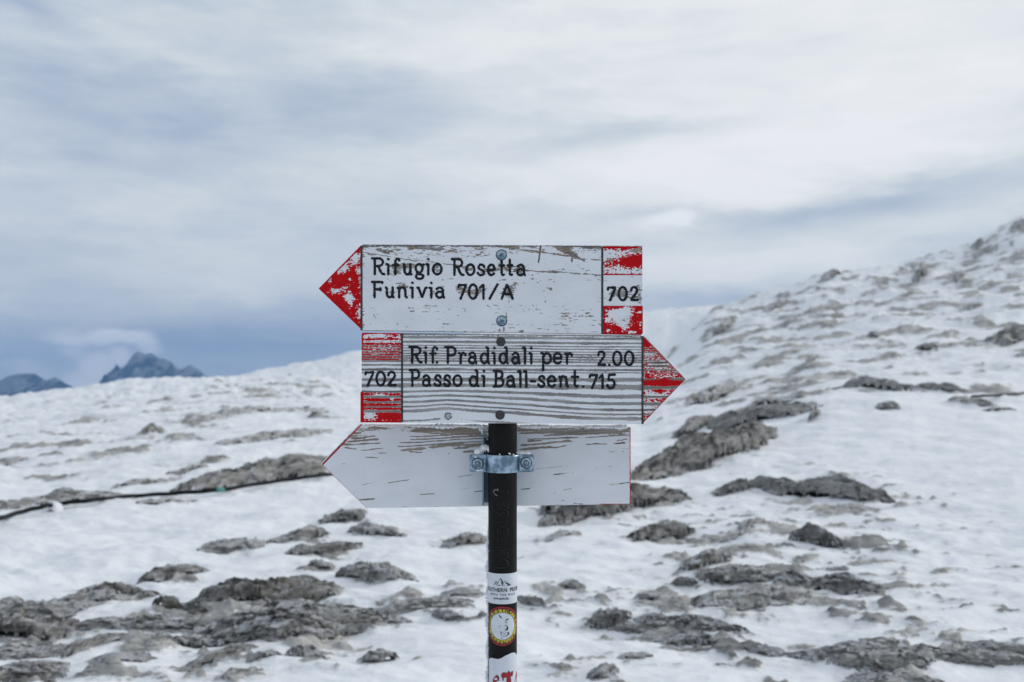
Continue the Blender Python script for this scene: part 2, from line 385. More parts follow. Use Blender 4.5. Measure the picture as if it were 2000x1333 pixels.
def find_depth(px, py):
    d = np.geomspace(3.2, 300, 2600); x = (px - 1000) / F * d
    rows = row_of(ground(x, d), d)
    k_ = np.where(rows <= py)[0]
    return d[k_[0]] if len(k_) else None

# ================================================================== ROCKS
# (x0, x1, top row, bottom row, tilt deg in view, snow, lichen, label)
ROCKS = [
 (-40,150,1178,1260,4,-.2,0,'dark hollow-sided craggy rock at the lower left edge'),
 (-30,185,1176,1222,6,.1,.2,'pale flat shelf of limestone above the dark hollow rock'),
 (126,292,1134,1186,12,0,.1,'brown grey ledge stepping up right of the pale shelf'),
 (290,402,1098,1141,10,-.1,.1,'dark knobbly rock at the upper end of the left ledges'),
 (388,528,1052,1084,2,.05,.1,'low rock cap with snow below it, left of centre'),
 (303,358,1156,1202,0,-.3,.5,'rounded olive boulder left of the largest grey rock'),
 (356,412,1166,1212,0,-.2,.4,'squat rounded boulder between olive boulder and largest rock'),
 (400,650,1116,1188,3,-.3,.35,'largest sloping grey rock slab in the left foreground'),
 (145,430,1208,1242,1,0,.1,'thin pale rock pavement below the rounded boulders'),
 (400,780,1182,1256,6,-.25,0,'long layered dark slab below the largest grey rock'),
 (595,725,1218,1246,4,-.1,0,'short dark ledge ending the long layered slab'),
 (557,642,1248,1291,0,.1,0,'speckled flat rock in snow near bottom left of centre'),
 (488,551,1267,1291,4,.05,0,'small dark streak of rock left of the speckled flat rock'),
 (698,780,1260,1300,0,-.1,0,'isolated pointed dark rock lower left of the pole'),
 (664,814,1098,1146,-4,-.1,.1,'rounded grey outcrop right of the largest rock'),
 (600,660,1088,1121,0,-.1,.1,'small grey knob above the largest rock'),
 (578,694,1054,1094,8,-.2,.1,'dark ribbed rock below the mossy ledge'),
 (530,637,1028,1061,8,-.2,.5,'mossy dark ledge left below the rear signboard'),
 (634,716,988,1026,6,-.3,0,'dark rock mound touching the rear signboard corner'),
 (676,800,1020,1051,-6,0,0,'pale low rock trailing right from the dark mound'),
 (862,956,1030,1072,6,-.1,0,'brownish rock just left of the pole below the clamp'),
 (858,954,1153,1169,4,0,0,'thin flat rock left of the white sticker'),
 (715,918,1172,1196,5,-.05,0,'long low rock ridge left of the round sticker'),
 (838,910,1186,1218,-8,0,.2,'small rock slope with snow hollow left of the round sticker'),
 (158,290,1230,1264,8,.05,.1,'speckled brown rock below the pale pavement'),
 (-30,152,1264,1292,6,.1,.1,'snow-streaked flat rock under the dark hollow rock'),
 (-30,137,1294,1345,4,-.1,0,'layered rock in the bottom left corner'),
 (176,302,1272,1299,2,.2,0,'half buried pale rock at bottom left'),
 (328,482,1234,1269,10,0,.2,'brown rock band left below the long layered slab'),
 (376,482,1264,1300,16,-.1,0,'dark rock edge rising right near bottom left'),
 (-20,188,960,996,6,.05,0,'wide dark rock under the hose at the left edge'),
 (440,710,874,944,14,-.25,.05,'big smooth grey slab behind the hose left of the signboard'),
 (280,362,966,987,6,.0,0,'small brown rock just below the hose'),
 (402,444,884,907,30,0,0,'small grey rock on the thin diagonal ledge'),
 (256,345,928,948,22,.1,0,'lower end of the thin diagonal ledge behind the hose'),
 (340,400,908,926,24,.1,0,'middle of the thin diagonal rock ledge'),
 (352,398,940,955,4,0,0,'small dark rock between the diagonal ledge and hose'),
 (362,452,804,823,6,.05,0,'grey rock band under the left snow crest'),
 (450,592,788,807,8,.1,0,'long faint rock band left of the red painted block'),
 (274,312,822,851,60,0,.9,'small ochre rock standing on the left snow slope'),
 (604,626,796,817,70,0,.9,'tiny ochre rock near the lower arrow signboard'),
 (476,640,832,858,14,.05,0,'slanting grey ledge left of the signboards'),
 (-20,52,894,912,6,0,.1,'small dark rock at left edge above the hose'),
 (128,168,864,874,2,0,.2,'flat dark pebble patch on the left slope'),
 (1030,1370,928,1014,5,-.5,0,'broad rock bank peeping out right under the rear signboard'),
 (1218,1352,1008,1065,8,-.3,0,'domed grey rock below the rear signboard corner'),
 (1056,1138,1034,1051,2,0,0,'thin rock sliver right of the pole below the signboards'),
 (1386,1468,934,969,4,-.3,0,'small dark boulder between the rock bank and big right boulder'),
 (1414,1518,1008,1033,4,.05,0,'flat faint rock below the small dark boulder'),
 (1403,1446,1046,1061,4,.1,0,'tiny rock above the mossy outcrop'),
 (1312,1428,1078,1118,8,-.15,.75,'mossy yellow-green outcrop right of centre'),
 (1312,1364,1126,1152,0,-.1,0,'small rock beneath the mossy outcrop'),
 (1362,1514,1110,1152,2,-.3,.25,'dark humped rock in the middle of the right group'),
 (1516,1698,1113,1166,-4,-.2,0,'long humped rock with snow pocket in the right group'),
 (1328,1618,1150,1192,4,-.1,0,'wide low slab in front of the right group'),
 (1090,1143,1133,1156,0,-.15,0,'lone small pyramid-shaped rock right of the pole'),
 (1234,1310,1156,1179,-3,0,0,'oval pale pebble-like rock right of the pyramid rock'),
 (1006,1062,1156,1188,-10,-.1,0,'rock hugging the pole right of the white sticker'),
 (1140,1230,1182,1238,0,-.2,0,'lumpy pale rock with dark holes right of the pole'),
 (1206,1444,1206,1242,-7,-.1,.35,'long rock tail running right from the lumpy pale rock'),
 (1262,1400,1238,1270,-4,.1,0,'layered low rock below the long rock tail'),
 (1429,1538,1258,1286,-3,.1,0,'faint grey rock in snow near bottom right of centre'),
 (1200,1272,1272,1290,2,.0,0,'thin rock near the bottom right of the pole'),
 (1136,1214,1290,1333,14,.2,0,'broken snow-covered rock at the bottom right of the pole'),
 (1546,1804,1262,1315,-3,-.25,0,'long grey foreground rock at bottom right'),
 (1766,2040,1276,1308,-3,-.2,.2,'long dark rock strip reaching the right edge'),
 (1884,2040,1257,1282,-6,-.2,.6,'olive rock at right edge above the dark strip'),
 (1646,1834,1316,1350,-2,-.1,0,'rock cut by the bottom edge of the picture at right'),
 (1548,1634,1010,1075,-10,-.1,.1,'upright dark rock cluster below the big right boulder'),
 (1494,1680,914,984,-12,-.35,.05,'big dark boulder alone on the right snowfield'),
 (1632,1703,985,999,-6,-.1,.3,'thin flat rock behind the big right boulder foot'),
 (1610,1657,1103,1118,0,0,0,'small round pale rock on the right snow'),
 (1638,1762,728,765,-2,-.4,.05,'black peaked boulder at the foot of the right hill'),
 (1800,1869,742,770,-4,-.4,.05,'smaller black boulder right of the peaked one'),
 (1862,1928,778,799,-4,-.3,.1,'grey hump on the snow crest at right'),
 (1926,1978,791,805,-3,-.2,0,'low grey stone near the right edge of the crest'),
 (1706,1762,780,806,0,-.1,0,'small horned rock on the crest centre right'),
 (1190,1560,818,912,5,-.75,.05,'massive layered grey rock right behind the signboards'),
 (1396,1575,782,828,-2,-.5,.05,'upper block of the massive layered rock'),
 (1296,1420,806,846,8,-.5,0,'dark left block of the massive layered rock'),
 (1567,1610,791,824,30,-.2,0,'pointed brown block right of the massive rock'),
 (1316,1482,744,784,12,-.1,0,'grey rock shoulder right of the red arrow tip'),
 (1456,1578,768,794,0,0,0,'broken rocks at the foot of the hill above the massive rock'),
 (1890,2060,630,676,4,-.7,.1,'dark rock wall at the right edge on the hill'),
 (1617,1657,602,621,6,-.2,0,'small dark rock high on the hill'),
 (1786,1834,661,690,0,-.2,0,'small peaked rock halfway up the hill'),
 (1760,1828,505,550,30,-.1,0,'ring of crags on the hill skyline'),
 (1846,1890,522,550,20,-.1,0,'small crag just below the hill skyline'),
 (1692,1722,645,662,0,-.1,0,'little rock in the middle of the hill'),
 (1866,1925,586,606,10,-.1,0,'branching dark rock on the smooth upper hill snow'),
 (1880,1935,466,486,24,-.35,0,'dark crags on the hill skyline left of the highest point'),
 (1945,2030,432,452,20,-.35,0,'crag where the skyline meets the right edge'),
 (1590,1650,528,548,4,-.2,0,'low crag on the skyline left of the ring of crags'),
 (1480,1545,584,604,8,-.2,0,'rubbly outcrop near the left shoulder of the hill'),
 (1380,1450,618,650,38,-.2,0,'steep dark rib down the left flank of the hill'),
 (1560,1612,690,706,4,-.1,0,'small slab low on the hill above the black boulder'),
]
A, RR = np.meshgrid(AZ, R_, indexing='ij')
X = RR * np.sin(A); Y = RR * np.cos(A); Z = ground(X, Y)
# how much scoured stone shows: drawn by where the hillsides are stony
PX = np.where(np.cos(A) > .5, 1000 + F * np.tan(np.clip(A, -1.04, 1.04)), np.where(A < math.pi, 3000, -2000))
fleck = -.20 + 0 * Z
def spot(x0, r0, sx_, sr, amp):
    return amp * np.exp(-((PX - x0) / sx_) ** 2 - ((np.log(RR) - math.log(r0)) / sr) ** 2)
fleck += spot(1700, 62, 560, .70, .235) + spot(1430, 62, 160, .45, .06) + spot(560, 62, 160, .3, .18) + spot(300, 42, 360, .7, .165)
fleck += spot(60, 22, 300, .5, .15) + spot(350, 6.5, 420, .45, .10) + spot(1900, 32, 200, .2, .08) + spot(1400, 14, 330, .6, .12) + spot(1750, 14, 250, .3, .14)
fleck += spot(1450, 7.3, 420, .4, .14) + spot(1800, 8, 400, .4, .16) + spot(1300, 240, 300, .3, .16) + spot(1560, 36, 160, .18, .12) + spot(2000, 90, 150, .22, .18) + spot(1790, 90, 60, .1, .12) + spot(1900, 93, 80, .12, .12)
fleck = np.minimum(fleck, .05)
back = sst(math.radians(31), math.radians(45), np.minimum(A % (2 * np.pi), 2 * np.pi - A % (2 * np.pi)))
fleck = fleck * (1 - back) + back * -.08
for (x0, x1, yt, yb, tilt, sw, li, lb) in ROCKS:      # thin scoured patches round each outcrop
    cx = (x0 + x1) / 2; d0 = find_depth(cx, yb - .12 * (yb - yt))
    if d0 is None: continue
    aw = (x1 - x0) / 2 / F * d0; ex, ey = (cx - 1000) / F * d0, d0 + .5 * aw
    cl = max(aw, .35)
    msk = np.abs(Y - ey) < 4 * cl
    g_ = np.exp(-(((X[msk] - ex) / (1.25 * cl)) ** 2 + ((Y[msk] - ey) / (1.0 * cl)) ** 2) ** 1.5)
    fleck[msk] = np.maximum(fleck[msk], fleck[msk] * (1 - g_) + .045 * g_)
nearw = 1 - sst(12, 26, RR)
n_n = fbm(X / .62 + Y * .25, Y / .34, 201, 5, .6) * .6 + fbm(X / .17, Y / .13, 231, 3, .6) * .35
n_f = fbm(X / 2.3 + Y * .12, Y / 2.0, 211, 5, .62)
zs_ = np.where(nearw > .5, n_n / .17, n_f / .21); mixw = nearw * (1 - nearw) * 4
zs_ = n_n / .19 * nearw + n_f / .19 * (1 - nearw)
mask = zs_ - np.maximum(2.75 - 9.6 * (fleck + .20), .15)
relief = np.clip(mask + .15, 0, 1.6)
Z = Z + relief * (.035 * nearw + .13 * (1 - nearw)) * (1 + .8 * fbm(X / .25, Y / .2, 241, 3) * nearw) + .012 * nearw * np.clip(mask, 0, 1) * ridged(X / .12, Y / .1, 251, 2)
nA, nR = A.shape
V = np.stack([X, Y, Z], -1).reshape(-1, 3)
Fq = grid_faces(nA, nR)[:, ::-1]
last = (nA - 1) * nR; j = np.arange(nR - 1)
seam = np.stack([last + j, last + j + 1, j + 1, j], -1)
V = np.concatenate([V, [[0, 0, 0]]]); fl_all = np.append(mask.ravel(), -3.)
tri = np.array([[len(V) - 1, ((i + 1) % nA) * nR, i * nR] for i in range(nA)])
me = mesh_np('snow_ground', V, np.concatenate([Fq, seam]), {'mask': fl_all}, F3=tri)
props(link('snow_ground', me, snowm), kind='structure')

# valley floor under the far peaks
vm = simple_mat('dark_valley_forest', (.06, .075, .06), .9, 0, .4, .01)
an = np.linspace(0, 2 * np.pi, 49)[:-1]
V = [(math.cos(a) * 3500, math.sin(a) * 3500, -170) for a in an] + [(0, 0, -170)]
me = mesh_np('valley_floor', V, np.zeros((0, 4), int), F3=[(48, i, (i + 1) % 48) for i in range(48)])
props(link('valley_floor', me, vm), kind='structure')

# far mountains (real height fields two and a half kilometres away)
mm, t, p = new_mat('far_mountain_rock_and_snow')
geo = t.nodes.new('ShaderNodeNewGeometry'); sx = t.nodes.new('ShaderNodeSeparateXYZ'); t.links.new(geo.outputs['Normal'], sx.inputs[0])
f_ = M('ADD', M('MULTIPLY', sx.outputs[2], .5, tree=t), M('MULTIPLY', noise(t, .022, 6, .65, wcoords(t)), 1.1, tree=t), tree=t)
t.links.new(mixrgb(t, step(t, f_, .90, 1.02, 0, .34), rgb(.018, .028, .05), rgb(.6, .62, .66)), p.inputs['Base Color']); p.inputs['Roughness'].default_value = .9
def mountain(name, prof, D, depth, label):
    px_ = np.array([q[0] for q in prof], float); py_ = np.array([q[1] for q in prof], float)
    xs = (px_ - 1000) / F * D; zs = ZC - (py_ - HY) / F * D
    nx = int((px_[-1] - px_[0]) / 1.1) + 30; ny = 71
    ux = np.linspace(xs[0] - 60, xs[-1] + 60, nx); uy = np.linspace(-1, 1, ny)
    GX, GY = np.meshgrid(ux, uy, indexing='ij')
    crest = np.interp(GX, xs, zs, left=zs[0] - 40, right=zs[-1] - 40)
    edge = sst(xs[0] - 60, xs[0], GX) * (1 - sst(xs[-1], xs[-1] + 60, GX))
    prof_d = 1 - np.abs(GY) ** 1.05
    basez = -172
    H = basez + (crest - basez) * np.clip(prof_d, 0, 1) * edge
    rg = ridged(GX / 55, GY * depth / 70, 31, 5, .55)
    H = H + rg * 25 * np.clip(np.abs(GY) * 4, 0.10, 1) * edge + 3 * fbm(GX / 6, GY * 20, 8, 3)
    V = np.stack([GX, D + GY * depth, np.maximum(H, -172)], -1).reshape(-1, 3)
    o = link(name, mesh_np(name, V, grid_faces(nx, ny)), mm)
    props(o, label, 'mountain', 'far blue peaks', kind='structure')
mountain('far_mountain', [(-260, 790), (-160, 735), (-90, 760), (-20, 748), (0, 744), (16, 736), (45, 731), (70, 731), (84, 746), (108, 739), (118, 744), (135, 768), (170, 790)], 2450, 330,
         'blue hazy flat-topped massif at the left edge of the skyline')
mountain('far_mountain', [(150, 800), (200, 756), (222, 735), (228, 712), (233, 722), (246, 716), (262, 692), (272, 688), (283, 694), (296, 691), (312, 701), (335, 707), (346, 721), (358, 722), (370, 714), (386, 722), (402, 735), (414, 748), (450, 800)], 2500, 330,
         'blue hazy jagged peak with snow streaks under a white cloud')
mountain('far_mountain', [(400, 800), (440, 748), (455, 738), (466, 730), (478, 735), (495, 737), (510, 745), (560, 800)], 2900, 250,
         'tiny pale blue summit just above the left snow ridge')

def make_rock(k, x0, x1, yt, yb, tilt, snowy, lichen, label):
    cx = (x0 + x1) / 2; wpx = (x1 - x0) / 2; hpx = yb - yt
    d0 = find_depth(cx, yb - .12 * hpx)
    if d0 is None: return
    kk = abs((row_of(ground(cx_ := (cx - 1000) / F * d0, d0), d0) - row_of(ground(cx_ * 1.04, d0 * 1.04), d0 * 1.04)) / (.04 * d0))
    kk = max(kk, .4)
    a = wpx / F * d0 * 1.06
    b = float(np.clip(.46 * hpx / kk, .20 * a, .75 * a))
    C = np.array([(cx - 1000) / F * (d0 + b), d0 + b])
    hm = max(.50 * hpx / F * d0, .05 * a)
    sh = float(np.clip(math.tan(math.radians(tilt)) * wpx / kk, -1.6 * a, 1.6 * a))
    nx = int(np.clip(2 * wpx / 2.2, 26, 190)); ny = int(np.clip(nx * .55, 20, 96))
    U, W = np.meshgrid(np.linspace(-1.12, 1.12, nx), np.linspace(-1.15, 1.15, ny), indexing='ij')
    s = k * 13 + 5
    q = np.arctan2(W, U)
    lobes = 1 + .42 * fbm(np.cos(q) * 1.3 + k, np.sin(q) * 1.3, s, 3) + .30 * fbm(np.cos(q) * 4 + k, np.sin(q) * 4, s + 3, 4, .6)
    Wq = np.where(W < -.42, (W + .42) / .60, (W + .42) / 1.42)
    rr = (np.abs(U) ** 2.0 + np.abs(Wq) ** 2.0) ** .5 / lobes
    xm = U * a; ym = W * b
    u1 = .75 * hm + .09 * a
    dome = np.clip(1 - rr ** 2.2, -1, 1); dome = np.sign(dome) * np.abs(dome) ** .6
    # steeper towards the viewer, long back slope
    asym = (1 + random.uniform(-.45, .45) * U) * (1.10 - .30 * W)
    r1 = ridged(xm / (4.2 * u1) + ym / (3 * u1), ym / (.7 * u1), s + 9, 5, .56)
    f1 = fbm(xm / (3.4 * u1), ym / (.75 * u1), s + 29, 6, .60)
    H = dome * asym * (.64 + .36 * r1 + .58 * f1)
    st = .17; q_ = H / st + 1.3 * fbm(xm / (2.4 * u1), ym / (1.2 * u1), s + 40, 3); fr = q_ - np.floor(q_)
    H = H * .35 + .65 * ((np.floor(q_) + sst(.05, .38, fr)) * st - 1.3 * st * fbm(xm / (2.4 * u1), ym / (1.2 * u1), s + 40, 3))
    # the snow lying against and over it, combed by the wind into tongues
    sn_ = fbm((xm + .5 * ym) / (2.6 * u1), (ym - .1 * xm) / (.55 * u1), s + 80, 5, .62)
    cover = .10 + 1.05 * np.clip(sn_ + .10 + .55 * snowy, -.1, 1) + .16 * np.clip(rr - .55, 0, 1)
    Hh = (H - cover) * hm
    Hh = np.where(rr > 1.02, np.minimum(Hh, -.25 * hm), Hh)
    jx = .09 * a * fbm(xm / u1, ym / u1, s + 50, 3); jy = .12 * b * fbm(xm / u1 + 9, ym / u1, s + 60, 3)
    lean = -.10 * hm * np.clip(H, 0, 1) - .80 * hm * np.clip(H * 3, 0, 1) * fbm(xm / (2.6 * u1) + ym / (4 * u1), H * 4.2 + xm / (6 * u1), s + 90, 4, .6)
    XX = C[0] + xm + jx; YY = C[1] + ym + jy + lean + sh * U
    G = ground(XX, YY)
    ZZ = G + Hh
    keep = Hh > -.16 * hm
    V = np.stack([XX, YY, ZZ], -1).reshape(-1, 3)
    rim = np.clip(1 - Hh / (.30 * hm), 0, 1).ravel()
    fc = grid_faces(nx, ny); kp = keep.ravel()[fc].all(1); fc = fc[kp]
    used = np.unique(fc); remap = -np.ones(len(V), int); remap[used] = np.arange(len(used))
    org = np.array([C[0], C[1], float(ground(C[0], C[1]))])
    me = mesh_np('rock', V[used] - org, remap[fc], {'rim': rim[used]})
    o = link('rock', me, rockm); o.location = org
    o['snowy'] = float(snowy); o['lichen'] = float(lichen)
    props(o, label, 'rock', 'rocks poking out of the windblown snow')
for k, rk in enumerate(ROCKS): make_rock(k, *rk)

# ================================================================== HOSE on the snow
def tube_mesh(name, pts, r, ns=8, caps=True, jit=0., seed=1, flat=None):
    """tube along points; r number or list; flat = (axis vector, factor) squashes the section"""
    pts = np.asarray(pts, float); n = len(pts); rs = np.full(n, r, float) if np.isscalar(r) else np.asarray(r, float)
    T = np.gradient(pts, axis=0); T /= np.maximum(np.linalg.norm(T, axis=1)[:, None], 1e-12)
    up = np.array([0, -1., 0]) if flat is not None else np.array([0, 0, 1.])
    if flat is None and abs(T[:, 2]).max() > .9: up = np.array([0, 1., 0.])
    S = np.cross(T, up); S /= np.maximum(np.linalg.norm(S, axis=1)[:, None], 1e-9); B = np.cross(S, T)
    an = np.linspace(0, 2 * np.pi, ns, endpoint=False)
    rg_ = np.random.default_rng(seed)
    rr = rs[:, None] * (1 + jit * rg_.standard_normal((n, ns)))
    k_ = 1 if flat is None else flat
    V = pts[:, None, :] + (S[:, None, :] * np.cos(an)[None, :, None] + B[:, None, :] * np.sin(an)[None, :, None] * k_) * rr[..., None]
    V = V.reshape(-1, 3)
    i, j = np.meshgrid(np.arange(n - 1), np.arange(ns), indexing='ij')
    a = i * ns + j; b = i * ns + (j + 1) % ns
    Fq = np.stack([a, b, b + ns, a + ns], -1).reshape(-1, 4); F3 = []
    if caps:
        V = np.concatenate([V, [pts[0], pts[-1]]]); c0 = n * ns
        F3 = [(c0, (q + 1) % ns, q) for q in range(ns)] + [(c0 + 1, (n - 1) * ns + q, (n - 1) * ns + (q + 1) % ns) for q in range(ns)]
    return V, Fq, np.array(F3, int).reshape(-1, 3)
def hose(pix, label, r=.029):
    P = []
    for (px, py) in pix:
        d = find_depth(px, py + 2)
        P.append((px, d))
    P = np.array(P); tt = np.linspace(0, len(P) - 1, 160)
    px = np.interp(tt, np.arange(len(P)), P[:, 0]); d = np.interp(tt, np.arange(len(P)), P[:, 1])
    kz = np.ones(9) / 9; d = np.convolve(np.pad(d, 4, 'edge'), kz, 'valid')
    x = (px - 1000) / F * d; z = ground(x, d)
    py = np.interp(tt, np.arange(len(P)), np.array([q[1] for q in pix], float))
    d = d - .45; x = (px - 1000) / F * d
    z = ZC - (py - HY) / F * d + .004 * np.sin(tt * 9)
    ev = np.minimum(np.arange(160), np.arange(160)[::-1]); ek = sst(0, 14, ev); z = z * ek + (ground(x, d) - .05) * (1 - ek)
    V, Fq, F3 = tube_mesh('h', np.stack([x, d, z], -1), r, 10)
    o = link('water_hose', mesh_np('water_hose', V, Fq, F3=F3), hosem)
    props(o, label, 'hose')
    return o, np.stack([x, d, z], -1)
h1, path = hose([(-420, 1120), (-250, 1078), (-100, 1044), (0, 1013), (45, 999), (90, 988), (115, 984), (180, 977), (260, 969), (340, 964), (425, 958), (520, 943), (600, 932), (640, 926), (700, 916)], 'black hose lying across the snow from the left edge to the signboard')
h2, _ = hose([(1890, 775), (1930, 773), (1985, 770), (2030, 764)], 'short black end of hose on the snow crest at the right edge', r=.030)
# teal tape round the hose
ix = int(np.argmin(np.abs(px_of(path[:, 0], path[:, 1]) - 425)))
V, Fq, F3 = tube_mesh('t', path[ix - 1:ix + 2], .033, 10)
link('tape', mesh_np('tape', V, Fq, F3=F3), tealm, h1)
# snow drifted over the hose
ix = int(np.argmin(np.abs(px_of(path[:, 0], path[:, 1]) - 103)))
c0 = path[ix]
U, W = np.meshgrid(np.linspace(-1, 1, 26), np.linspace(-1, 1, 20), indexing='ij')
rr = np.hypot(U, W) / (1 + .25 * fbm(U * 1.5, W * 1.5, 5, 3))
xx = c0[0] + U * .14 + .01; yy = c0[1] + W * .11
zz = c0[2] - .055 + np.maximum(1 - rr ** 2, -.6) * .098
o = link('snow_drift', mesh_np('snow_drift', np.stack([xx, yy, zz], -1).reshape(-1, 3), grid_faces(26, 20)), softsnow)
props(o, 'small white snow drift covering the hose near the left edge', 'snow', kind='stuff')

# ================================================================== SIGNPOST
D1, TH = 1.690, .020                 # front of the two upper signboards, plank thickness
RP = .0250; PY = D1 + TH + .002 + RP  # pole radius and centre distance
PXC = (981.5 - 1000) / F * (PY - RP * .4)
D3 = PY + RP + .014                   # near face of the rear signboard
def Pt(px, py, d): return np.array([(px - 1000) / F * d, d, ZC - (py - HY) / F * d])
WL = {}
def put(name, V, Fq, mat, parent=None, attrs=None, F3=None, smooth=True, matidx=None, origin=None):
    V = np.asarray(V, float)
    o0 = np.asarray(origin, float) if origin is not None else (V.min(0) + V.max(0)) / 2
    me = mesh_np(name, V - o0, Fq, attrs, smooth, matidx, F3)
    o = link(name, me, mat, parent); WL[o.name] = o0
    o.location = o0 - (WL[parent.name] if parent else 0)
    return o
post = bpy.data.objects.new('signpost', None); COL.objects.link(post)
gz = float(ground(PXC, PY)); WL['signpost'] = np.array([PXC, PY, gz]); post.location = WL['signpost']
props(post, 'signpost with three worn red and white wooden arrow boards on a dark pole', 'signpost')

def gb(X, Y, cx, cy, sx, sy, a=1.0): return a * np.exp(-((X - cx) / sx) ** 2 - ((Y - cy) / sy) ** 2)
def region(name, x0, x1, top, bot, d, th, fields, parent, mats, stp=1.0, edge='wood', rough=.5):
    """a full-depth slab of plank: finely gridded near face carrying the wear, plain sides and back"""
    nx = max(4, int((x1 - x0) / stp)); xs = np.linspace(x0, x1, nx)
    hmax = max(bot(x) - top(x) for x in (x0, (x0 + x1) / 2, x1)); ny = max(4, int(hmax / stp))
    t_ = np.array([top(x) for x in xs]); b_ = np.array([bot(x) for x in xs])
    sd = int(x0 * 7 + top(x0)) % 991
    t_ = t_ + rough * fbm(xs / 7, xs * 0 + d, sd, 3); b_ = b_ + rough * fbm(xs / 7, xs * 0 + 5 + d, sd, 3)
    vv = np.linspace(0, 1, ny)
    PXg = np.repeat(xs[:, None], ny, 1); PYg = t_[:, None] * (1 - vv) + b_[:, None] * vv
    fd = fields(PXg, PYg); rel = fd.pop('rel', 0 * PXg)
    # ease the arris
    er = np.minimum(np.minimum(PYg - t_[:, None], b_[:, None] - PYg), 2.0) / 2.0
    rel = rel - .0008 * (1 - np.clip(er, 0, 1)) ** 2
    dd = d - rel
    V = np.stack([(PXg - 1000) / F * d, dd, ZC - (PYg - HY) / F * d], -1).reshape(-1, 3)
    n0 = len(V); fc = grid_faces(nx, ny)[:, ::-1]
    # back ring: outline copied at the back
    out_ = np.concatenate([np.arange(nx) * ny, (nx - 1) * ny + np.arange(1, ny), (np.arange(nx - 2, -1, -1)) * ny + ny - 1, np.arange(ny - 2, 0, -1)])
    Fr = V[out_].copy(); B = V[out_].copy(); B[:, 1] = d + th
    m = len(out_); q = np.arange(m); q2 = (q + 1) % m
    side = np.stack([n0 + q, n0 + q2, n0 + m + q2, n0 + m + q], -1)
    cen = B.mean(0)[None]; V = np.concatenate([V, Fr, B, cen])
    back = np.stack([np.full(m, n0 + 2 * m), n0 + m + q, n0 + m + q2], -1)
    F4 = np.concatenate([fc, side]); mi = np.concatenate([np.zeros(len(fc)), np.ones(len(side) + len(back))])
    at = {}
    for kx in ('wear', 'red', 'brown', 'dark'):
        a = fd.get(kx, -np.ones_like(PXg) if kx in ('wear', 'red') else 0 * PXg); at[kx] = np.concatenate([np.asarray(a, float).ravel(), np.zeros(2 * m + 1)])
    return put(name, V, F4, mats, parent, at, F3=back, matidx=mi)
def lerpf(x0, y0, x1, y1): return lambda x: y0 + (y1 - y0) * (x - x0) / (x1 - x0)
def groove(parent, x, yt, yb, d, w=4.2):
    xs = np.linspace(0, 1, 60); ys = yt + (yb - yt) * xs
    wl = w / 2 + .35 * fbm(ys / 5, ys * 0 + x, 3, 3)
    cols = []
    for s_, dep in ((-1, .0), (-.35, .0016), (.35, .0016), (1, .0)):
        cols.append(np.stack([(x + s_ * wl - 1000) / F * d, np.full(60, d - .0003 + dep * .12), ZC - (ys - HY) / F * d], -1))
    bk = [c.copy() for c in cols[::-1]]
    for c in bk: c[:, 1] = d + TH - .001
    V = np.stack(cols + bk, 1).reshape(-1, 3); n_ = 8
    i, j = np.meshgrid(np.arange(59), np.arange(n_), indexing='ij'); a = i * n_ + j; b = i * n_ + (j + 1) % n_
    Fq = np.stack([a, a + n_, b + n_, b], -1).reshape(-1, 4)
    return put('dividing_groove', V, Fq[:, ::-1], groovem, parent)

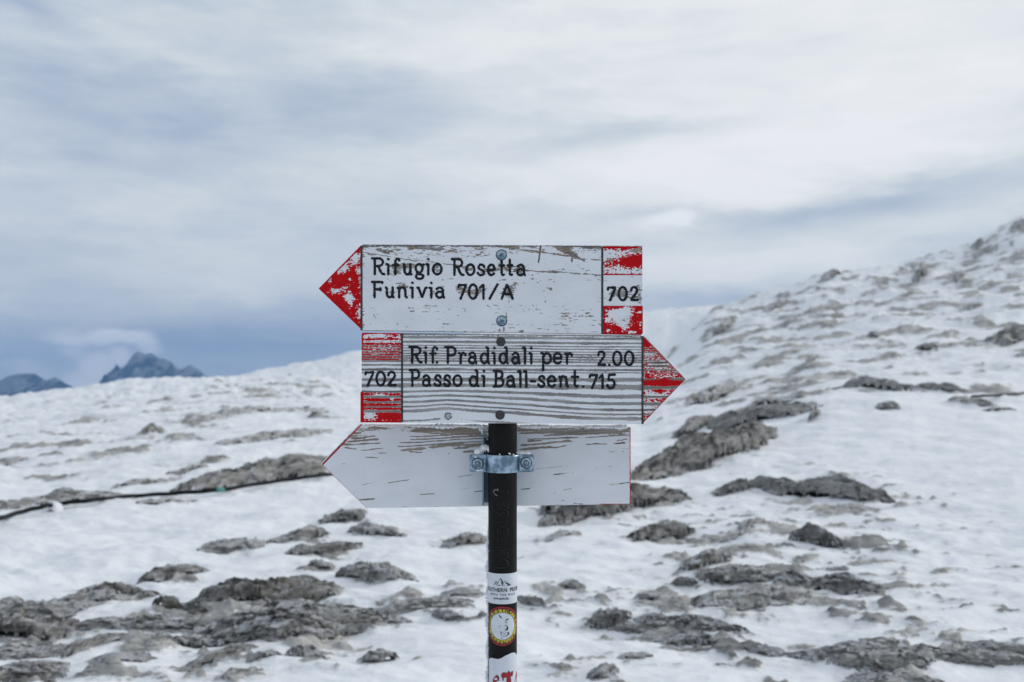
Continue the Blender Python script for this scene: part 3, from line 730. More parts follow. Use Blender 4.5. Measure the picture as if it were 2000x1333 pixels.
# ---- upper signboard: wear
def wear1(X, Y):
    lo = fbm(X / 34, Y / 9, 5, 3); gr = fbm(X / 15, Y / 1.6, 7, 4, .6); fi = fbm(X / 4.5, Y / 1.1, 9, 3, .6)
    slope = .075 * (X - 707)
    Yd = Y - .035 * (X - 800)
    gr2 = fbm(X / 22, Yd / 1.8, 17, 4, .6)
    gm = fbm(X / 11, Y / 2.6, 27, 4, .55)
    w = .50 * gr + .34 * fi + .42 * lo + .42 * gm - .34
    w += .42 * np.exp(-((Y - 480.5) / 3.0) ** 2) + .20 * np.exp(-((Y - 488) / 10) ** 2)
    # long drying cracks falling to the right
    for (xa, ya, xb, yb_, wd, a) in [(712, 494, 815, 511, 1.1, .55), (812, 508, 900, 520, 1.0, .5), (968, 481, 1110, 500, 1.6, .5), (1090, 486, 1120, 500, 3.5, .55),
                                     (1028, 529, 1090, 533, 1.2, .6), (1075, 531, 1175, 538, 1.5, .5), (1100, 482, 1142, 512, 4.2, .62), (800, 484, 862, 487, 2.6, .6), (740, 489, 758, 494, 3, .6),
                                     (1120, 505, 1176, 509, 1.0, .45), (1176, 482, 1140, 484, 4, .45)]:
        tt = np.clip((X - xa) / (xb - xa + 1e-6), 0, 1); yy = ya + (yb_ - ya) * tt + 1.2 * fbm(X / 12, X * 0 + 3, 2, 2)
        inside = sst(xa - 8, xa + 3, X) * (1 - sst(xb - 3, xb + 8, X)) if xb > xa else sst(xb - 8, xb + 3, X) * (1 - sst(xa - 3, xa + 8, X))
        w += a * inside * np.exp(-((Y - yy) / wd) ** 2)
    # bare wood round the cut letters
    for (cx, cy, sx_, sy, a) in [(770, 522, 13, 9, .55), (793, 521, 22, 7, .6), (775, 530, 10, 7, .4), (826, 518, 12, 4, .45), (850, 526, 17, 6, .55), (914, 524, 14, 6, .45), (955, 527, 15, 8, .55),
                                 (940, 534, 12, 3, .4), (984, 525, 16, 9, .5), (1013, 528, 15, 8, .55), (787, 560, 10, 5, .6), (764, 573, 10, 4, .4), (846, 571, 9, 5, .35), (905, 566, 17, 7, .6), (925, 572, 17, 8, .5),
                                 (940, 565, 12, 8, .4), (990, 571, 14, 10, .55), (1002, 562, 7, 9, .4), (800, 538, 14, 2, .4), (776, 554, 14, 1.4, .55),
                                 (1205, 575, 18, 8, .5), (1225, 574, 20, 9, .5), (1245, 566, 7, 13, .5), (1195, 586, 9, 3, .35), (1238, 583, 14, 4, .5), (1250, 590, 3, 20, .3)]:
        w += a * np.exp(-(((X - cx) / sx_) ** 2 + ((Y - cy) / sy) ** 2) ** 1.5) * (.85 + 1.0 * gr2 + .8 * gm)
    # dashes along the grain low on the board, and at the right end
    for (cy, sy, a) in [(603, 2.2, .12), (610, 1.8, .17), (616, 1.4, .2), (598, 1.5, .1), (633, 1.4, .12), (640, 1.2, .14), (546, 1.5, .10)]:
        w += a * np.exp(-((Y - cy - .01 * (X - 900)) / sy) ** 2) * (1 + .6 * lo)
    w += gb(X, Y, 1125, 622, 55, 16, .12) + gb(X, Y, 1060, 552, 90, 20, .10) + gb(X, Y, 1110, 530, 60, 10, .14) + gb(X, Y, 900, 500, 120, 12, .12)
    w += .30 * np.exp(-((X - 710) / 3.5) ** 2) * (.3 + fi) + .2 * np.exp(-((Y - 648) / 2) ** 2)
    for (cx, cy, sx_, sy) in [(1075.5, 565, 2.2, 2.6), (1065, 590, 1.4, 3), (1117, 509, 2, 4), (1019, 647.5, 3, 2), (994, 588, .8, 5), (989, 617, .9, 4), (984, 643, 1.4, 4), (976, 645, 1.5, 2)]:
        w += .9 * np.exp(-((X - cx) / sx_) ** 2 - ((Y - cy) / sy) ** 2)
    return w, gr2, lo
def f_main1(X, Y):
    w, g2, lo = wear1(X, Y)
    crack = sst(.28, .40, w + .0 * X) * (fbm(X / 6, Y / 1.2, 77, 3) > .05)
    topd = np.exp(-((Y - 480) / 1.6) ** 2)
    rd = .9 * np.exp(-((X - (1056 - .13 * (Y - 480))) / (1.9 + .8 * fbm(Y / 3, X * 0, 4, 2))) ** 2) * (1 - sst(513, 517, Y)) - .45
    br = np.clip(.25 + 1.6 * lo + gb(X, Y, 803, 486, 20, 5, .8) + gb(X, Y, 775, 520, 16, 12, .5) + gb(X, Y, 1085, 492, 30, 9, .9), 0, 1)
    small = np.exp(-(np.maximum(w, 0) / .10) ** 2)
    w = np.where(rd > 0, .3, w); br = np.where(rd > 0, 1, br); crack = np.where(rd > 0, .45, crack)
    return dict(wear=w, red=-1 + 0 * X, brown=br, dark=np.clip(crack * .75 + topd * .5 + .08 + .40 * small * (w > 0), 0, .95) * .9, rel=-.00035 * sst(-.03, .05, w) + .00012 * g2)
def red_layer(X, Y, loss, sx_=7, sy=3.2, seed=40):
    """positive where red paint is left"""
    return -(loss * .85 + .50 * fbm(X / sx_, Y / sy, seed, 4, .6) + .75 * fbm(X / 4.2, Y / 2.4, seed + 5, 4, .65))
def f_arrow1(X, Y):
    loss = -.42 + gb(X, Y, 694, 500, 12, 13, .60) + gb(X, Y, 684, 512, 20, 11, .30) + gb(X, Y, 672, 523, 12, 9, .5) + gb(X, Y, 664, 531, 10, 6, .4) + gb(X, Y, 643, 548, 5, 6, .75) + gb(X, Y, 653, 569, 10, 6, .65) \
        + gb(X, Y, 670, 568, 14, 4, .4) + gb(X, Y, 684, 585, 8, 14, .75) + gb(X, Y, 675, 580, 7, 5, .5) + gb(X, Y, 702, 612, 7, 18, .55) + gb(X, Y, 704, 545, 4, 30, .42) + gb(X, Y, 700, 530, 8, 8, .4) + gb(X, Y, 675, 562, 5, 4, .5) + gb(X, Y, 684, 546, 4, 3, .6)
    ed = np.minimum(Y - (564 - (X - 622)), (564 + .95 * (X - 622)) - Y)   # distance to the sloping edges
    loss = loss - .9 * (1 - sst(1, 4.5, ed))
    w = -.62 + gb(X, Y, 688, 497, 14, 8, .5) + gb(X, Y, 672, 520, 14, 9, .6) + gb(X, Y, 643, 548, 5, 7, .75) + gb(X, Y, 674, 561, 5, 4, .7) + gb(X, Y, 702, 490, 6, 14, .4) + .45 * fbm(X / 6, Y / 2.5, 51, 4) + gb(X, Y, 692, 512, 12, 6, .3)
    w = w - 1.2 * (1 - sst(1, 4.0, ed))
    return dict(wear=w, red=red_layer(X, Y, loss, 7, 6, 40), brown=.25 + 0 * X, rel=-.0003 * sst(-.02, .05, w))
def f_band1t(X, Y):
    loss = -.22 + gb(X, Y, 1198, 494, 30, 8, .34) + gb(X, Y, 1190, 500, 12, 10, .3) + gb(X, Y, 1240, 490, 16, 7, .35) + gb(X, Y, 1215, 503, 16, 8, .2) + gb(X, Y, 1205, 524, 30, 5, .35) + gb(X, Y, 1216, 532, 40, 4, .5) + gb(X, Y, 1245, 528, 10, 6, .4) \
        - gb(X, Y, 1237, 511, 20, 9, .5) - gb(X, Y, 1215, 482, 40, 3, .9) - np.exp(-((Y - 537.5) / 1.6) ** 2) * .6 + gb(X, Y, 1180, 510, 5, 25, .2)
    w = -.55 + .5 * fbm(X / 9, Y / 2.5, 60, 4) + gb(X, Y, 1242, 490, 17, 6, .85) + gb(X, Y, 1191, 495, 10, 7, .55) + gb(X, Y, 1191, 508, 12, 4, .75) + gb(X, Y, 1200, 533, 24, 3, .4) + gb(X, Y, 1246, 529, 9, 5, .6) + gb(X, Y, 1250, 482, 5, 3, .6)
    return dict(wear=w, red=red_layer(X, Y, loss, 6, 3.4, 45), brown=np.clip(.2 + gb(X, Y, 1242, 490, 20, 8, .7) + gb(X, Y, 1191, 508, 14, 6, .8), 0, 1), rel=-.0003 * sst(-.02, .05, w))
def f_num1(X, Y):
    w, g2, lo = wear1(X, Y); return dict(wear=w, red=-1 + 0 * X, brown=.1 + 0 * X, dark=.30 * (fbm(X / 7, Y / 1.3, 79, 3) > .1), rel=-.0003 * sst(-.02, .05, w))
def f_band1b(X, Y):
    loss = -.42 + gb(X, Y, 1200, 612, 18, 10, .75) + gb(X, Y, 1222, 607, 18, 12, .7) + gb(X, Y, 1215, 632, 17, 15, .8) + gb(X, Y, 1186, 626, 7, 6, .65) + gb(X, Y, 1250, 610, 5, 3, .6) + gb(X, Y, 1188, 646, 7, 5, .5) + gb(X, Y, 1251, 634, 3, 7, .5) \
        + gb(X, Y, 1235, 649.5, 9, 2, .9) - gb(X, Y, 1206, 601, 12, 4, .5) - gb(X, Y, 1205, 642, 7, 5, .8)
    w = -.72 + .55 * fbm(X / 12, Y / 1.3, 66, 4) + gb(X, Y, 1219, 626, 16, 14, .70) + gb(X, Y, 1250, 609, 5, 3, .6) + gb(X, Y, 1253, 632, 2, 8, .6)
    return dict(wear=w, red=red_layer(X, Y, loss, 6, 4, 47), brown=.1 + 0 * X, rel=-.0003 * sst(-.02, .05, w))

# ---- lower signboard: deep weathered grain
BANDS = [(653, 2.0, .5), (658.8, 2.8, .62), (668, 2.4, .7), (675, 1.4, .55), (680, 1.5, .5), (685.5, 1.6, .6), (690.5, 1.5, .6), (695.5, 1.6, .65), (700.5, 1.8, .6), (705.5, 2.0, .7),
         (713.5, 2.1, .7), (722, 2.6, .8), (728, 1.3, .6), (742, 3.6, .9), (753.5, 3.8, .85), (765.5, 2.5, .9), (775.5, 2.5, .95), (786, 2.4, 1.), (795, 1.7, .95), (803.5, 3.0, .85), (822.5, 1.8, .45)]
def warp2(X, Y):
    s_ = sst(738, 800, Y); k_ = s_ * (-5.0 * np.exp(-((X - 874) / 42) ** 2) + 15 * sst(905, 1200, X)) + 2.2 * sst(740, 700, Y) * sst(850, 1250, X) * 1.6
    k_ = k_ + .9 * fbm(X / 60, Y / 30, 33, 3) + .35 * fbm(X / 14, Y / 8, 34, 2)
    return Y - k_
def grain2(X, Y):
    Yw = warp2(X, Y); v = -.55 + 0 * X
    for k_, (c, wd, a) in enumerate(BANDS):
        wk = 1.12 * wd * (1 + .75 * fbm(X / 45, X * 0 + k_, 70 + k_, 4)) + .6 * fbm(X / 3.0, Y / 2.5, 90 + k_, 3, .7)
        fade = 1.0
        if c > 800 and c < 810: fade = .45 + .55 * sst(.0, 1, np.abs(X - 900) / 70)
        v = np.maximum(v, (1 - np.abs(Yw - c) / np.maximum(wk, .3)) * a * fade)
    v = v - .10 + .42 * fbm(X / 5, Y / 1.6, 95, 4, .65) + .22 * fbm(X / 60, Y / 9, 94, 3)
    return v
def f_main2(X, Y):
    v = grain2(X, Y); fi = fbm(X / 9, Y / .9, 96, 3)
    w = v + .25 * gb(X, Y, 1125, 810, 60, 10) * fi + gb(X, Y, 1050, 822, 50, 4, .35) * (fi + .6) + gb(X, Y, 850, 823, 40, 3, .5) * (.4 + fi) - gb(X, Y, 940, 816, 60, 6, .5) - gb(X, Y, 875, 813, 14, 8, 1.0)
    w += np.exp(-((Y - 652) / 1.4) ** 2) * .5
    dk = np.clip(.30 * sst(.3, .8, v) * (fi + .5) + .25 * np.exp(-((Y - 652) / 1.3) ** 2), 0, .8) + .8 * gb(X, Y, 994, 769, 3, 2) + .5 * gb(X, Y, 1112, 669, 5, 1.2)
    br = np.clip(gb(X, Y, 1075, 818, 60, 9, .55) + gb(X, Y, 1200, 805, 60, 8, .35) + .1, 0, 1)
    return dict(wear=w, red=-1 + 0 * X, brown=br, dark=np.clip(dk, 0, .9), rel=-.0006 * sst(-.1, .5, v) + .0001 * fi)
def f_band2(X, Y, up):
    v = grain2(X, Y); w = v - .16 + .18 * fbm(X / 5, Y / 2, 97, 3)
    if up:
        w = w - .35 + .4 * sst(668, 676, Y); loss = -.34 + .30 * sst(-.28, .25, v) + gb(X, Y, 740, 655, 14, 4, .75) + gb(X, Y, 715, 656, 6, 4, .6) + gb(X, Y, 745, 667, 30, 2.5, .6) + gb(X, Y, 750, 680, 30, 4, .28) + gb(X, Y, 740, 690, 20, 5, .22) \
            + gb(X, Y, 780, 660, 4, 8, .3) - np.exp(-((Y - 706) / 1.5) ** 2) * .8 - .5 * (1 - sst(652, 655, Y)) - .8 * (1 - sst(707, 710, X))
    else:
        loss = -.26 + .42 * sst(-.2, .3, v) - gb(X, Y, 745, 781, 18, 3, .5) - gb(X, Y, 765, 812, 20, 8, .55) - gb(X, Y, 735, 795, 30, 4, .25) + gb(X, Y, 722, 812, 12, 8, .7) + gb(X, Y, 740, 772, 15, 2.5, .5) + gb(X, Y, 765, 780, 6, 3, .5) - 1.0 * (1 - sst(708.5, 711, X)) - .8 * sst(821, 824, Y)
        w = w - 2.0 * (1 - sst(708.5, 710.5, X)) - .3 * sst(819, 823, Y)
    return dict(wear=w, red=red_layer(X, Y, loss, 6, 2.2, 49), brown=.15 + 0 * X, dark=np.clip(.35 * sst(.3, .7, v), 0, 1), rel=-.0006 * sst(-.1, .5, v))
def f_num2(X, Y):
    v = grain2(X, Y); w = v - .05 + .5 * np.exp(-((X - 709) / 3) ** 2) * fbm(X / 3, Y / 3, 12, 3)
    return dict(wear=w, red=-1 + 0 * X, brown=.05 + 0 * X, dark=np.clip(.5 * sst(.3, .7, v), 0, 1), rel=-.0006 * sst(-.1, .5, v))
def f_arrow2(X, Y):
    v = grain2(X, Y); ed = np.minimum(Y - (655 + (X - 1255)), (829 - (X - 1255) * 1.02) - Y)
    w = v - .18 + .3 * fbm(X / 6, Y / 2, 99, 3) + gb(X, Y, 1285, 712, 20, 6, .5) + gb(X, Y, 1325, 738, 14, 5, .6) + gb(X, Y, 1270, 796, 12, 6, .3) + gb(X, Y, 1270, 690, 16, 4, .2) - gb(X, Y, 1290, 747, 40, 5.5, 1.4) - gb(X, Y, 1262, 668, 10, 10, .6)
    loss = -.20 + .28 * sst(-.2, .3, v) + gb(X, Y, 1290, 713, 24, 9, .5) + gb(X, Y, 1268, 693, 12, 5, .4) + gb(X, Y, 1300, 735, 30, 4, .25) + gb(X, Y, 1280, 770, 30, 8, .45) + gb(X, Y, 1272, 800, 20, 8, .5) + gb(X, Y, 1268, 786, 12, 6, .2) \
        - gb(X, Y, 1290, 747, 42, 6, 1.3) - gb(X, Y, 1287, 764, 10, 4, .8) - gb(X, Y, 1262, 665, 12, 12, .5) - .8 * (1 - sst(1.5, 5, ed)) * (Y > 742) - .4 * (1 - sst(1.5, 8, ed)) * (Y < 742)
    w = w - 1.2 * (1 - sst(1.0, 4, ed)) * (Y > 744)
    return dict(wear=w, red=red_layer(X, Y, loss, 6, 3, 52), brown=np.clip(.35 + gb(X, Y, 1290, 712, 30, 8, .5), 0, 1), dark=np.clip(.45 * sst(.2, .6, v) + gb(X, Y, 1290, 712, 22, 6, .5), 0, .9), rel=-.0006 * sst(-.1, .5, v))

# ---- rear signboard (we see its unlettered back)
CR3 = [(706, 948, 735, 941, .8, .9), (735, 941, 760, 938, .6, .5), (756, 944, 800, 937, 1.4, .95), (790, 939, 925, 931, .5, .45), (895, 932, 925, 927, 1.2, .9), (700, 977, 732, 975, 2.6, .95), (728, 975, 800, 965, .5, .45),
       (820, 966, 848, 965, 1.6, .95), (845, 966, 880, 961, .6, .5), (925, 961, 945, 959, 1.6, .95), (900, 956, 920, 953, 1.0, .85), (738, 885, 756, 885.5, 1.3, .95), (712, 893, 740, 895, 1.5, .95), (667, 906, 675, 906, 1.2, .9),
       (1082, 927, 1100, 925, .9, .9), (1044, 917, 1110, 910, .8, .75), (1160, 914, 1230, 909.5, .7, .75), (1080, 927.5, 1095, 926, 1.8, .95), (1095, 926, 1122, 923, .8, .8), (1016, 956, 1035, 955, 1.8, .95), (1035, 954, 1050, 952, .7, .6),
       (1100, 958, 1118, 954, 1.3, .85), (1188, 947, 1215, 945, 1.0, .8), (1210, 945, 1231, 942.5, 1.8, .95), (1075, 964, 1090, 963, .9, .8), (1094, 978, 1104, 977.5, 1.3, .9), (1118, 983, 1140, 985, 1.3, .9), (1145, 868, 1172, 867, 2.0, .95), (1172, 867.5, 1186, 867.5, 1.3, .9),
       (1198, 867, 1222, 865, 2.6, .98), (1205, 861, 1226, 858, 1.5, .9), (1188, 882.5, 1202, 882.5, 1.0, .9), (1212, 877, 1230, 876.5, .7, .8), (1213, 882.5, 1220, 882.5, 1.2, .9), (800, 883, 827, 884, 1.5, .95), (762, 883.5, 764, 883.5, 2, .9),
       (1055, 899, 1058, 900, 1.6, .85), (1156, 964, 1159, 964, 1.6, .9), (867, 887, 870, 887.5, 1.2, .9), (874, 888, 880, 885, 1.4, .9), (805, 910, 807, 910.5, 1.2, .9), (758, 957, 760, 957, 1.1, .85), (840, 958.5, 842, 959, 1.1, .9), (690, 962, 696, 961, 1.1, .85), (1196, 898, 1202, 899.5, 1.0, .8)]
LN3 = [(838, 874, 902, 869, 3.0), (780, 880, 835, 876, 3.4), (703, 880, 750, 876, 1.5), (775, 872, 945, 863, 1.5), (857, 870, 941, 868, 2.0), (885, 876, 945, 870, 2.8), (902, 883, 935, 881, 3.6), (780, 865, 945, 857, 1.2), (800, 859, 945, 852, 1.2), (672, 875, 700, 878, 1.5),
       (800, 853, 945, 847, 1.0), (670, 869, 748, 866, 1.4), (680, 863, 740, 858, 1.3), (690, 857, 735, 852, 1.2), (1016, 870, 1118, 862, 2.2), (1014, 878, 1080, 874, 3.4), (1080, 875, 1108, 871, 1.6), (1028, 858, 1130, 855, 1.5), (1030, 862, 1060, 861, 1.8), (1012, 840, 1100, 832, .9), (1020, 847, 1100, 842, 1.0),
       (1060, 851, 1230, 843, 1.0), (1090, 846, 1230, 838, 1.0), (1140, 855, 1230, 850, .9)]
def f_back3(X, Y):
    fi = fbm(X / 3.5, Y / 1.2, 63, 3, .6); gr = fbm(X / 20, Y / 1.5, 64, 4, .6); sl = Y + .055 * (X - 900) * (Y > 870)
    w = -.58 + .42 * gr + .32 * fi + .25 * fbm(X / 14, Y / 3, 62, 3); dk = 0 * X
    for (xa, ya, xb, yb_, wd, a) in CR3:
        yy = ya + (yb_ - ya) * np.clip((X - xa) / (xb - xa), 0, 1) + .7 * fbm(X / 7, X * 0 + ya, 6, 2)
        ins = sst(xa - 4, xa + 4, X) * (1 - sst(xb - 4, xb + 4, X)); g_ = np.exp(-((Y - yy) / (wd * (.75 + .5 * fbm(X / 9, X * 0 + xa, 8, 2)))) ** 2)
        w = w + 1.15 * a * ins * g_; dk = np.maximum(dk, .55 * ins * g_)
    for (xa, ya, xb, yb_, wd) in LN3:
        yy = ya + (yb_ - ya) * sst(xa, xb, X) + .7 * fbm(X / 14, X * 0 + ya, 6, 2)
        ins = sst(xa - 6, xa + 6, X) * (1 - sst(xb - 8, xb + 6, X)); g_ = np.exp(-((Y - yy) / (wd * 1.0 * (.9 + .8 * fbm(X / 18, X * 0 + xa + ya, 8, 3)))) ** 2)
        w = w + 1.05 * ins * g_; dk = np.maximum(dk, .22 * ins * g_ * (1 if wd < 2 else .4))
    top_ = 1 - sst(846, 888, Y); w = w + top_ * (.60 * fbm(X / 60, (Y + .035 * np.abs(X - 980)) / 2.2, 68, 4, .6) + .26)
    w += gb(X, Y, 850, 836, 55, 9, .85) + gb(X, Y, 915, 841, 30, 7, .9) + gb(X, Y, 825, 836, 12, 8, .4) + gb(X, Y, 735, 834, 14, 4, .5) + gb(X, Y, 690, 850, 22, 14, .55) + gb(X, Y, 672, 868, 18, 7, .40) + gb(X, Y, 725, 860, 22, 4, .35) \
        + gb(X, Y, 1060, 841, 60, 7, .72) + gb(X, Y, 1180, 842, 70, 8, .60) + gb(X, Y, 735, 838, 40, 5, .4) + gb(X, Y, 1130, 846, 90, 4, .25) + gb(X, Y, 655, 898, 9, 6, .45) + gb(X, Y, 642, 916, 8, 8, .45) * (fi + .6) + gb(X, Y, 900, 846, 70, 6, .3)
    w += .55 * fbm(X / 26, (Y + .03 * np.abs(X - 980)) / 1.9, 88, 3, .55) * sst(.0, .5, w + .2) * (1 - sst(870, 890, Y)) - .06
    w += np.exp(-((Y - (991.5 - .012 * (X - 716))) / 1.5) ** 2) * (.55 + .5 * gr) * sst(720, 800, X) + .35 * gb(X, Y, 1222, 978, 8, 6) * (fi + .6)
    ed = np.where(X < 716, np.minimum((Y - (908 - (X - 629) * 1.04)), 99), 99)
    redl = .55 - np.abs(ed - 1.5) / 3.6 + .25 * fbm(X / 6, Y / 6, 19, 3)
    redr = .5 - np.abs(X - 1231) / 2.4 + .45 * fbm(X / 6, Y / 9, 29, 3)
    redb = .45 - np.abs(Y - (985 - .0 * X)) / 1.6 - .9 * (1 - sst(1150, 1180, X))
    ed2 = np.where(X < 720, (908 + .977 * (X - 629)) - Y, 99); redl2 = .32 - np.abs(ed2 - .6) / 1.6 + .3 * fbm(X / 5, Y / 5, 39, 3)
    red = np.maximum(np.maximum(redl, redr), np.maximum(redb, redl2))
    br = np.clip(.78 + .35 * fbm(X / 40, Y / 12, 14, 2) - .35 * sst(1000, 1080, X) * (Y < 858), 0, 1)
    return dict(wear=np.where(red > 0, -1, w), red=red, brown=br, dark=np.clip(dk * (w > 0), 0, .8), rel=-.0004 * sst(-.03, .08, w))

# ---- build the three boards.  each: main plank piece is the part, the rest are its pieces
bm = [boardm, edgem]; bmr = [boardm, rededge]
T1 = lerpf(706, 479, 1254, 482); B1 = lerpf(706, 645.5, 1256, 654)
b1 = region('sign_board', 708.2, 1174.2, T1, B1, D1, TH, f_main1, post, bm)
props(b1, 'top arrow signboard pointing left, reading Rifugio Rosetta and Funivia 701/A')
def rc(y0, y1, x0_, x1_, r=3, side='both'):
    """little rounded corners on the outer end"""
    def t(x):
        e = max(0., r - (x1_ - x)) if side in ('both', 'right') else 0
        e = max(e, r - (x - x0_)) if side in ('both', 'left') else e
        return e
    return t
cr1 = lambda x: (3 - math.sqrt(max(0, 9 - max(0., 3 - (1254.6 - x)) ** 2)))
o = region('arrow_tip', 622.5, 704.2, lambda x: 564 - (x - 622) * 1.02, lambda x: 564 + (x - 622) * .955, D1, TH, f_arrow1, b1, bmr)
o = region('colour_band', 1178.4, 1254.6, lambda x: T1(x) + cr1(x), lambda x: 537.6, D1, TH, f_band1t, b1, bmr, rough=.25)
o['label'] = 'upper red band, paint flaking'
o = region('number_panel', 1178.4, 1254.6, lambda x: 537.8, lambda x: 597.8, D1, TH, f_num1, b1, bm, rough=.1)
o = region('colour_band', 1178.4, 1255.4, lambda x: 598, lambda x: B1(x) - cr1(x - .6), D1, TH, f_band1b, b1, bmr, rough=.25)
o['label'] = 'lower red band with a large bare patch'
groove(b1, 706.2, 480, 645.2, D1, 4.0); groove(b1, 1176.3, 482.5, 652.5, D1, 4.2)

T2 = lerpf(706, 650.2, 1255, 655.5); B2 = lerpf(706, 825.5, 1255, 829)
b2 = region('sign_board', 787.3, 1252.8, T2, B2, D1, TH, f_main2, post, bm)
props(b2, 'middle arrow signboard pointing right with deep grain, reading Rif. Pradidali per Passo di Ball')
cr2 = lambda x: (3 - math.sqrt(max(0, 9 - max(0., 3 - (x - 706.3)) ** 2)))
o = region('colour_band', 706.3, 783.3, lambda x: T2(x) + cr2(x), lambda x: 707, D1, TH, lambda X, Y: f_band2(X, Y, True), b2, bmr, rough=.25); o['label'] = 'upper red band striped by the grain'
o = region('number_panel', 706.3, 783.3, lambda x: 707.2, lambda x: 765.6, D1, TH, f_num2, b2, bm, rough=.1)
o = region('colour_band', 704.0, 783.3, lambda x: 765.8, lambda x: B2(x), D1, TH, lambda X, Y: f_band2(X, Y, False), b2, bmr, rough=.25); o['label'] = 'lower red band with wide bare stripes'
o = region('arrow_tip', 1256.8, 1338, lambda x: 656.5 + (x - 1255.6) * 1.035, lambda x: 827.5 - (x - 1255.6) * 1.035, D1, TH, f_arrow2, b2, bmr)
groove(b2, 785.3, 651.2, 825.6, D1, 4.0); groove(b2, 1254.8, 656.5, 829, D1, 4.0)

b3 = region('sign_board', 716.0, 1231.5, lambda x: lerpf(706, 829.5, 1231, 835)(x), lambda x: lerpf(716, 993, 1231, 985)(x), D3, TH, f_back3, post, bmr)
props(b3, 'rear signboard seen from its plain white back, below the other two')
tl = lambda x: 908 - (x - 629) * 1.04 if x < 705 else 829.5
o = region('arrow_tip', 629.5, 716.0, tl, lambda x: 908 + (x - 629) * .977, D3, TH, f_back3, b3, bmr, rough=.4); o['label'] = 'pointed end with bare tan wood and red edge'

# ---- lettering, each character its own raised stroke of black paint in the cut
def arc(cx, cy, rx, ry, a0, a1, n=14):
    return [(cx + rx * math.cos(math.radians(a0 + (a1 - a0) * i / (n - 1))), cy + ry * math.sin(math.radians(a0 + (a1 - a0) * i / (n - 1)))) for i in range(n)]
XH = .66
G = {
 'R': [[(0, 1), (.24, 1), (.58, 1)] + arc(.55, .76, .34, .24, 80, -80) + [(.24, .50)], [(.22, 1), (.22, 0)], [(.50, .50), (.62, .3), (.76, .08), (.88, .01), (1, .0)]],
 'P': [[(0, 1), (.24, 1), (.58, 1)] + arc(.58, .74, .38, .26, 85, -85) + [(.26, .46)], [(.26, 1), (.26, 0)]],
 'F': [[(0, 1), (.26, 1), (1, 1), (1, .93)], [(.24, 1), (.24, 0)], [(.26, .52), (.82, .52)], [(.82, .58), (.82, .46)]],
 'B': [[(0, 1), (.24, 1), (.55, 1)] + arc(.55, .76, .32, .24, 80, -80) + [(.26, .52)], [(.24, 1), (.20, 0)], [(.5, .52)] + arc(.58, .27, .38, .26, 85, -85) + [(.0, .0)]],
 'A': [[(0, 0), (.5, 1), (1, 0)], [(.2, .33), (.8, .33)]],
 '7': [[(.0, .82), (.04, .97), (.5, .95), (.98, .98), (.66, .52), (.28, 0)]],
 '0': [arc(.5, .5, .46, .5, 90, 450, 26)],
 '1': [[(.05, .78), (.6, 1), (.62, 0)]],
 '2': [[(.06, .74)] + arc(.48, .74, .42, .26, 168, -25) + [(.04, .02), (1, .02)]],
 '5': [[(.98, 1), (.24, .98), (.16, .56)] + arc(.46, .32, .48, .32, 118, -165, 18)],
 '/': [[(0, 0), (1, 1)]], '.': [[(.45, .02), (.55, .0)]], '-': [[(0, .34), (1, .33)]],
 'i': [[(.1, .64), (.5, .63), (.5, 0)], [(.45, .97), (.55, .95)]],
 'f': [[(.34, 0), (.34, .7)] + arc(.64, .72, .30, .27, 180, 35), [(0, .58), (.72, .58)]],
 'u': [[(0, .64), (.12, .62), (.12, .25)] + arc(.48, .25, .36, .25, 180, 350) + [(.86, .3)], [(.86, .64), (.86, .04), (.98, .0)]],
 'g': [arc(.46, .38, .40, .27, 0, 360, 20), [(.78, .56), (1, .62)], [(.3, .13), (.18, .05), (.3, .02), (.7, .0)] + arc(.52, -.14, .42, .15, 50, -210, 18)],
 'o': [arc(.5, .33, .46, .33, 90, 450, 24)],
 's': [[(.9, .52), (.88, .60), (.62, .665), (.34, .65), (.14, .53), (.22, .40), (.5, .34), (.82, .26), (.94, .14), (.78, .02), (.42, -.01), (.14, .05), (.06, .14)]],
 'e': [[(.06, .33), (.94, .34)] + arc(.5, .33, .45, .33, 4, 318, 20)],
 't': [[(.42, .98), (.42, .2)] + arc(.7, .19, .28, .19, 180, 300, 8), [(0, .62), (.9, .62)]],
 'a': [[(.10, .56)] + arc(.46, .44, .38, .22, 140, 8, 8) + [(.86, .1), (.98, .0)], arc(.44, .19, .40, .20, 20, 340, 18)],
 'n': [[(0, .62), (.16, .61), (.16, 0)], [(.16, .42)] + arc(.5, .42, .34, .23, 170, 0, 10) + [(.86, .06), (1, 0)]],
 'v': [[(0, .64), (.14, .62), (.5, 0), (.88, .62), (1, .64)]],
 'r': [[(0, .63), (.28, .61), (.26, 0)], [(.28, .38)] + arc(.68, .40, .38, .24, 165, 50, 8) + [(.98, .5)]],
 'd': [arc(.43, .31, .40, .31, 0, 360, 22), [(.66, .99), (.86, .97), (.84, .05), (.98, .0)]],
 'l': [[(.05, .96), (.5, .99), (.52, 0)]],
 'p': [[(0, .66), (.2, .64), (.18, -.42)], arc(.58, .32, .40, .32, 0, 360, 22)],
}
def resample(p, stp):
    p = np.asarray(p, float); L = np.concatenate([[0], np.cumsum(np.linalg.norm(np.diff(p, axis=0), axis=1))])
    n = max(3, int(L[-1] / stp) + 1); s_ = np.linspace(0, L[-1], n)
    return np.stack([np.interp(s_, L, p[:, i]) for i in range(p.shape[1])], -1)
_ls = [0]
